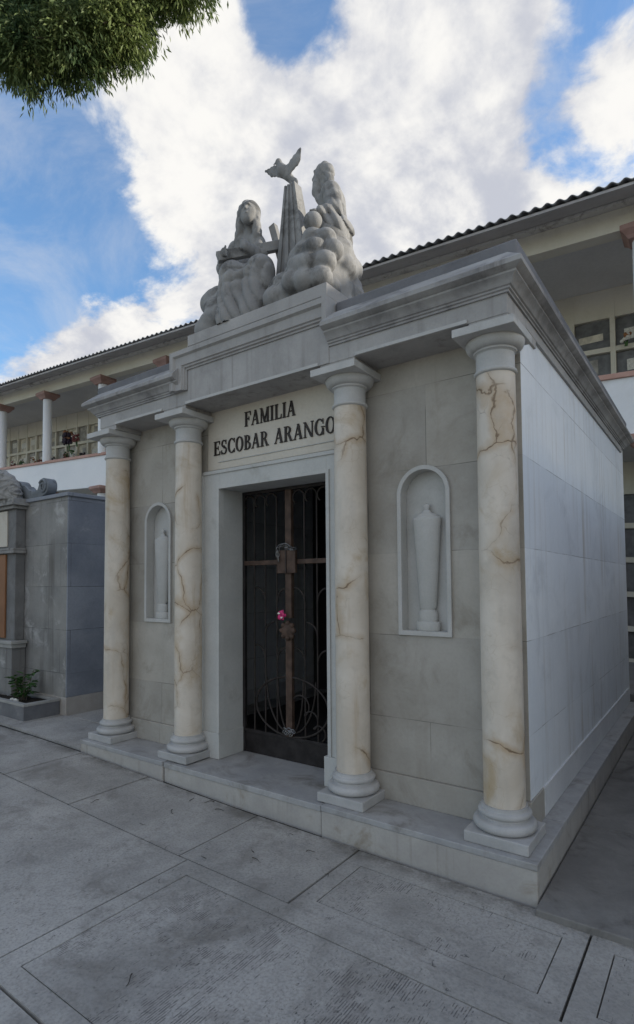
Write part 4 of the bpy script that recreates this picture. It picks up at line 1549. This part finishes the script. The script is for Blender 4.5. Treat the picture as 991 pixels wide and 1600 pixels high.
for i in range(nx + 1):
    for j in range(ny + 1):
        mb.v.append((x0 + t + (x1 - x0 - 2 * t) * i / nx, y0 + t + (y1 - y0 - 2 * t) * j / ny, zt - .055 + .022 * random.random()))
for i in range(nx):
    for j in range(ny):
        a = i * (ny + 1) + j
        mb.f.append((a, a + ny + 1, a + ny + 2, a + 1))
mb.build('soil', MAT['soil'], pb)

sh = thing('shrub', (-5.86, .38, .07), 'small leafy green shrub growing in the grey planter box', 'shrub')
mb, ml = MB(), MB()


def leaf(mb, p, d, L, w, droop=.3):
    d = Vector(d).normalized()
    sd = d.cross(Vector((0, 0, 1)))
    sd = sd.normalized() if sd.length > .01 else Vector((1, 0, 0))
    p = Vector(p)
    pts = [(0, .12), (.3, .9), (.6, 1.0), (.85, .55), (1, .05)]
    o = len(mb.v)
    for t, ww in pts:
        c = p + d * (L * t) - Vector((0, 0, droop * L * t * t))
        mb.v += [tuple(c - sd * (w * ww / 2)), tuple(c + Vector((0, 0, -.012 * ww))), tuple(c + sd * (w * ww / 2))]
    for i in range(4):
        a = o + i * 3
        mb.f += [(a, a + 1, a + 4, a + 3), (a + 1, a + 2, a + 5, a + 4)]


for k_ in range(9):
    a = random.uniform(0, 2 * PI)
    b = Vector((-5.86 + random.uniform(-.06, .06), .38 + random.uniform(-.04, .04), .06))
    tip = b + Vector((math.cos(a) * random.uniform(.08, .26), math.sin(a) * random.uniform(.04, .12), random.uniform(.16, .38)))
    mid = (b + tip) / 2 + Vector((0, 0, .04))
    mb.tube([b, mid, tip], .006, 6, .003)
    for q in range(13):
        t_ = random.uniform(.3, 1)
        p = b.lerp(tip, t_)
        aa = random.uniform(0, 2 * PI)
        leaf(ml, p, (math.cos(aa), math.sin(aa) * .8, random.uniform(-.1, .7)), random.uniform(.07, .14), random.uniform(.028, .05))
mb.build('stems', MAT['bark'], sh)
ml.build('foliage', MAT['leaf'], sh, fix=False)
tag(MB().ball((-5.80, .29, .095), .035, 8, 1.3, .8, .7).ball((-5.865, .28, .098), .03, 8, 1.0, .9, .8).build('pebble', MAT['white_petal'], smooth=60), 'two pale pebbles lying on the soil in front of the shrub', 'pebbles')

# ------------------------------------------------------------------ neighbouring tomb on the right (unseen, just out of frame; added and sized to shade the alley)
nt = thing('unseen_neighbour_tomb', (3.2, 2.4, -.17), 'unseen plain grey tomb added across the narrow path to shade the mausoleum side', 'tomb')
mb = MB().box(1.50, 4.8, .35, 5.0, 0, 2.05)
mb.build('wall', MAT['tomb_base'], nt)
mb = MB().box(1.40, 4.9, .2, 5.1, -.4, -.001)
mb.build('plinth', MAT['tomb_grey'], nt, bevel=0.01)
mb = MB().box(1.42, 4.88, .26, 5.08, 2.052, 2.16).box(1.36, 4.94, .2, 5.14, 2.162, 2.25)
mb.build('cornice', MAT['cornice'], nt, bevel=0.01)

# ------------------------------------------------------------------ tree over the upper left
tree = thing('tree', (-8.4, -1.2, -.1), 'tall dark green evergreen tree whose boughs hang over the upper left of the court', 'tree')
mb = MB()
tp = [(-8.4, -1.2, -.2), (-8.35, -1.2, 1.5), (-8.2, -1.15, 3.5), (-8.05, -1.0, 6.0), (-7.9, -.9, 9.0), (-7.8, -.9, 12.5)]
mb.tube(tp, .42, 14, .08)
vis = [(-5.2, -.28, 7.58), (-4.62, -.5, 6.45), (-4.97, -.25, 7.05), (-4.35, -.42, 6.22), (-4.38, -.29, 6.92), (-4.23, -.21, 6.52), (-4.06, -.15, 6.36), (-4.48, .17, 7.17), (-3.92, 0, 6.55), (-4.08, .24, 7.19),
       (-3.78, .14, 6.62), (-3.74, .25, 6.80), (-3.78, .37, 7.22), (-3.42, .46, 7.16), (-3.27, .54, 7.16), (-3.5, .46, 7.4), (-4.75, -.4, 6.75), (-4.6, 0, 7.5), (-4.1, .1, 6.9), (-5.0, -.5, 6.9)]
clumps = [(Vector(p) + Vector((0, 0, .13)), .33, 3400) for p in vis]
for _ in range(170):
    d = Vector((random.gauss(0, 1), random.gauss(0, 1), random.gauss(0, .8))).normalized()
    rr = random.uniform(.6, 1.0)
    p = Vector((-7.7, -.8, 9.3)) + Vector((d.x * 4.2, d.y * 4.0, d.z * 3.4)) * rr
    # keep clear of the open sky beside the hanging boughs
    v = p - CAM
    if v.dot(F) > 0:
        px = 495.5 + 874 * v.dot(R) / v.dot(F)
        py = 875.5 - 874 * v.dot(U) / v.dot(F)
        if px > -160 and py > -40 or py > 120:
            continue
    clumps.append((p, .55, 110))
for c, r, n_ in clumps[:60:2] + clumps[60::5]:
    a = Vector(tp[3]).lerp(Vector(tp[4]), random.random())
    mid = a.lerp(c, .55) + Vector((0, 0, .5))
    mb.tube([a, mid, c + Vector((0, 0, .15)), c], .075, 7, .012)
    for _ in range(4 if n_ > 500 else 1):
        d = Vector((random.gauss(0, 1), random.gauss(0, 1), random.gauss(-.4, .6))).normalized()
        mb.tube([c + Vector((0, 0, .05)), c + d * r * .6, c + d * r * 1.02 - Vector((0, 0, .05))], .011, 5, .004)
mb.build('trunk', MAT['bark'], tree, smooth=60)
ml = MB()
for c, r, n_ in clumps:
    # sub-tufts: each clump is a handful of hanging sprays
    tufts = []
    for _ in range(max(5, n_ // 42)):
        d = Vector((random.gauss(0, 1), random.gauss(0, 1), random.gauss(0, .9)))
        d.normalize()
        tufts.append((c + d * r * random.uniform(.35, .95), d))
    for _ in range(n_):
        tc_, d = random.choice(tufts)
        sp_ = .048 if n_ > 500 else .06
        p = tc_ + Vector((random.gauss(0, sp_), random.gauss(0, sp_), random.gauss(-.01, sp_ * 1.25)))
        out = (d * .8 + Vector((random.gauss(0, .5), random.gauss(0, .5), random.gauss(-.55, .4)))).normalized()
        L, w = (random.uniform(.035, .075), random.uniform(.006, .0105)) if n_ > 500 else (random.uniform(.07, .14), random.uniform(.014, .028))
        sd = out.cross(Vector((random.gauss(0, 1), random.gauss(0, 1), random.gauss(0, 1)))).normalized()
        q = p + out * L * .55 + Vector((0, 0, -.006))
        e = p + out * L + Vector((0, 0, -.02))
        o = len(ml.v)
        ml.v += [tuple(p), tuple(q - sd * w), tuple(q + sd * w), tuple(e)]
        ml.f.append((o, o + 1, o + 3, o + 2))
ml.build('crown', MAT['foliage'], tree, fix=False)

# ------------------------------------------------------------------ litter on the paving
tw = []
for k_ in range(4):
    mb = MB()
    L = .035 + .012 * k_
    pts = [(-L / 2 + L * t, .014 * math.sin(t * 3 + k_) * (1 if k_ % 2 else -1), .005 + .004 * math.sin(t * 5)) for t in np.linspace(0, 1, 7)]
    mb.tube(pts, .0018 + .0004 * k_, 5, .0010)
    tw.append(mb)
first = {}
for k_ in range(15):
    x, y = random.uniform(-3.6, .2), random.uniform(-1.9, -.06)
    if k_ < 9:
        x, y = random.uniform(-2.9, -1.0), random.uniform(-.7, -.05)
    i = k_ % 4
    if i not in first:
        o = tw[i].build('fallen_twig', MAT['twig'])
        first[i] = o
    else:
        o = first[i].copy()
        COL.objects.link(o)
    o.location = (x, y, gz(x) + .004)
    o.rotation_euler = (0, 0, random.uniform(0, 2 * PI))
    tag(o, 'dry dark twig lying on the grey paving slabs', 'twig', 'dry twigs lying on the paving')

# ------------------------------------------------------------------ light and sky
EL, AZ = math.radians(20), math.radians(51)
sdir = Vector((math.sin(AZ) * math.cos(EL), math.cos(AZ) * math.cos(EL), math.sin(EL)))
sl = bpy.data.lights.new('sun', 'SUN')
sl.energy = 5.0
sl.angle = math.radians(.6)
sl.color = (1, .93, .80)
so = bpy.data.objects.new('sun', sl)
so.rotation_euler = sdir.to_track_quat('Z', 'Y').to_euler()
so.location = (6, 6, 14)
COL.objects.link(so)

w = bpy.data.worlds.new('World')
scene.world = w
w.use_nodes = True
t = w.node_tree
for nd in list(t.nodes):
    t.nodes.remove(nd)


class W(NT):
    def __init__(s):
        s.t = t


k = W()
out = k.n('ShaderNodeOutputWorld')
bg = k.n('ShaderNodeBackground')
bg.inputs['Strength'].default_value = .15
sky = k.n('ShaderNodeTexSky', sky_type='NISHITA')
sky.sun_disc = False
sky.sun_elevation = EL
sky.sun_rotation = AZ
sky.air_density = 1.0
sky.dust_density = .6
sky.ozone_density = 2.0
gen = k.n('ShaderNodeTexCoord').outputs['Generated']
nx_, ny_, nz_ = k.sep(gen)
den = k.math('ADD', k.math('MAXIMUM', nz_, 0.0), .42)
pv_ = k.comb(k.math('DIVIDE', nx_, den), k.math('DIVIDE', ny_, den), 0.0)
n1 = k.noise(pv_, 2.4, 12, .58, .25)
n2 = k.noise(pv_, 6.5, 10, .6, .3)
BL = [((-.50, .50, .71), .20, .50), ((-.387, .716, .581), .22, .50), ((-.289, .724, .627), .16, .26), ((-.173, .772, .611), .16, .34), ((-.608, .482, .631), .12, .45),
      ((-.57, .60, .56), .13, .40), ((-.86, .42, .30), .15, .62), ((.1, .85, .40), .30, .30), ((-.22, .70, .68), .07, .35), ((-.60, .64, .44), .06, .35),
      ((-.739, .382, .556), .13, -.80), ((-.70, .46, .53), .08, -.5), ((-.110, .716, .700), .12, -1.5), ((-.07, .76, .645), .05, .9), ((-.365, .580, .745), .080, -.75), ((-.205, .672, .712), .055, .95), ((-.28, .66, .68), .08, .6), ((-.441, .53, .735), .06, -.60),
      ((-.66, .58, .47), .06, -.3), ((-.30, .735, .61), .035, -.45), ((-.15, .80, .57), .05, -.40), ((-.75, .30, .60), .12, -.4),
      ((.35, -.75, .55), .60, .42), ((-.7, -.5, .5), .4, .15)]  # unseen clouds behind the camera, added as fill light
acc = None
for d, wd, amp in BL:
    d = Vector(d).normalized()
    dp = k.n('ShaderNodeVectorMath', operation='DOT_PRODUCT')
    k.t.links.new(gen, dp.inputs[0])
    dp.inputs[1].default_value = d
    e = k.math('EXPONENT', k.math('DIVIDE', k.math('SUBTRACT', dp.outputs['Value'], 1.0), wd * wd))
    e = k.math('MULTIPLY', e, amp)
    acc = e if acc is None else k.math('ADD', acc, e)


def shifted(dx, dy):
    nd = k.n('ShaderNodeVectorMath', operation='ADD')
    k.t.links.new(pv_, nd.inputs[0])
    nd.inputs[1].default_value = (dx, dy, 0)
    return nd.outputs[0]


dens = k.math('ADD', k.math('MULTIPLY', k.math('SUBTRACT', n1, .5), 3.0), k.math('MULTIPLY', k.math('SUBTRACT', n2, .5), 1.7))
dens = k.math('ADD', dens, acc)
mask = k.step(dens, .06, .42)
# cumulus relief: difference of the cloud field towards the sun
sh_ = shifted(.035, .03)
n1b = k.noise(sh_, 2.4, 12, .58, .25)
n2b = k.noise(sh_, 6.5, 10, .6, .3)
rel = k.math('ADD', k.math('MULTIPLY', k.math('SUBTRACT', n1, n1b), 3.2), k.math('MULTIPLY', k.math('SUBTRACT', n2, n2b), 1.3))
big = k.noise(pv_, 1.9, 7, .6, .4)
rel = k.math('ADD', rel, k.math('MULTIPLY', k.math('SUBTRACT', big, .5), 1.6))
shade = k.step(rel, -.42, .38)
CL = k.mix(shade, (3.8, 3.95, 4.45), (6.5, 6.4, 6.2))
wisp = k.math('ADD', k.math('MULTIPLY', k.step(k.noise(pv_, 4.5, 11, .66, .6), .38, .75), .40), .10)
hs = k.n('ShaderNodeHueSaturation')
hs.inputs['Saturation'].default_value = 1.25
hs.inputs['Value'].default_value = 1.7
k.t.links.new(sky.outputs[0], hs.inputs['Color'])
blue = k.mix(wisp, hs.outputs[0], (4.6, 4.8, 5.2))
skyc = k.mix(mask, blue, CL)
# only the upper hemisphere carries clouds
skyc = k.mix(k.step(nz_, -.02, .06), hs.outputs[0], skyc)
k.t.links.new(skyc, bg.inputs['Color'])
k.t.links.new(bg.outputs[0], out.inputs['Surface'])

# ------------------------------------------------------------------ render settings
scene.render.engine = 'CYCLES'
scene.cycles.use_denoising = True
try:
    scene.cycles.denoiser = 'OPENIMAGEDENOISE'
except Exception:
    pass
scene.cycles.max_bounces = 6
scene.cycles.diffuse_bounces = 4
scene.render.resolution_x = 634
scene.render.resolution_y = 1024
vs_ = scene.view_settings
vs_.view_transform = 'Standard'
vs_.look = 'None'
vs_.exposure = 0.0
vs_.gamma = 1.0
vs_.use_curve_mapping = False
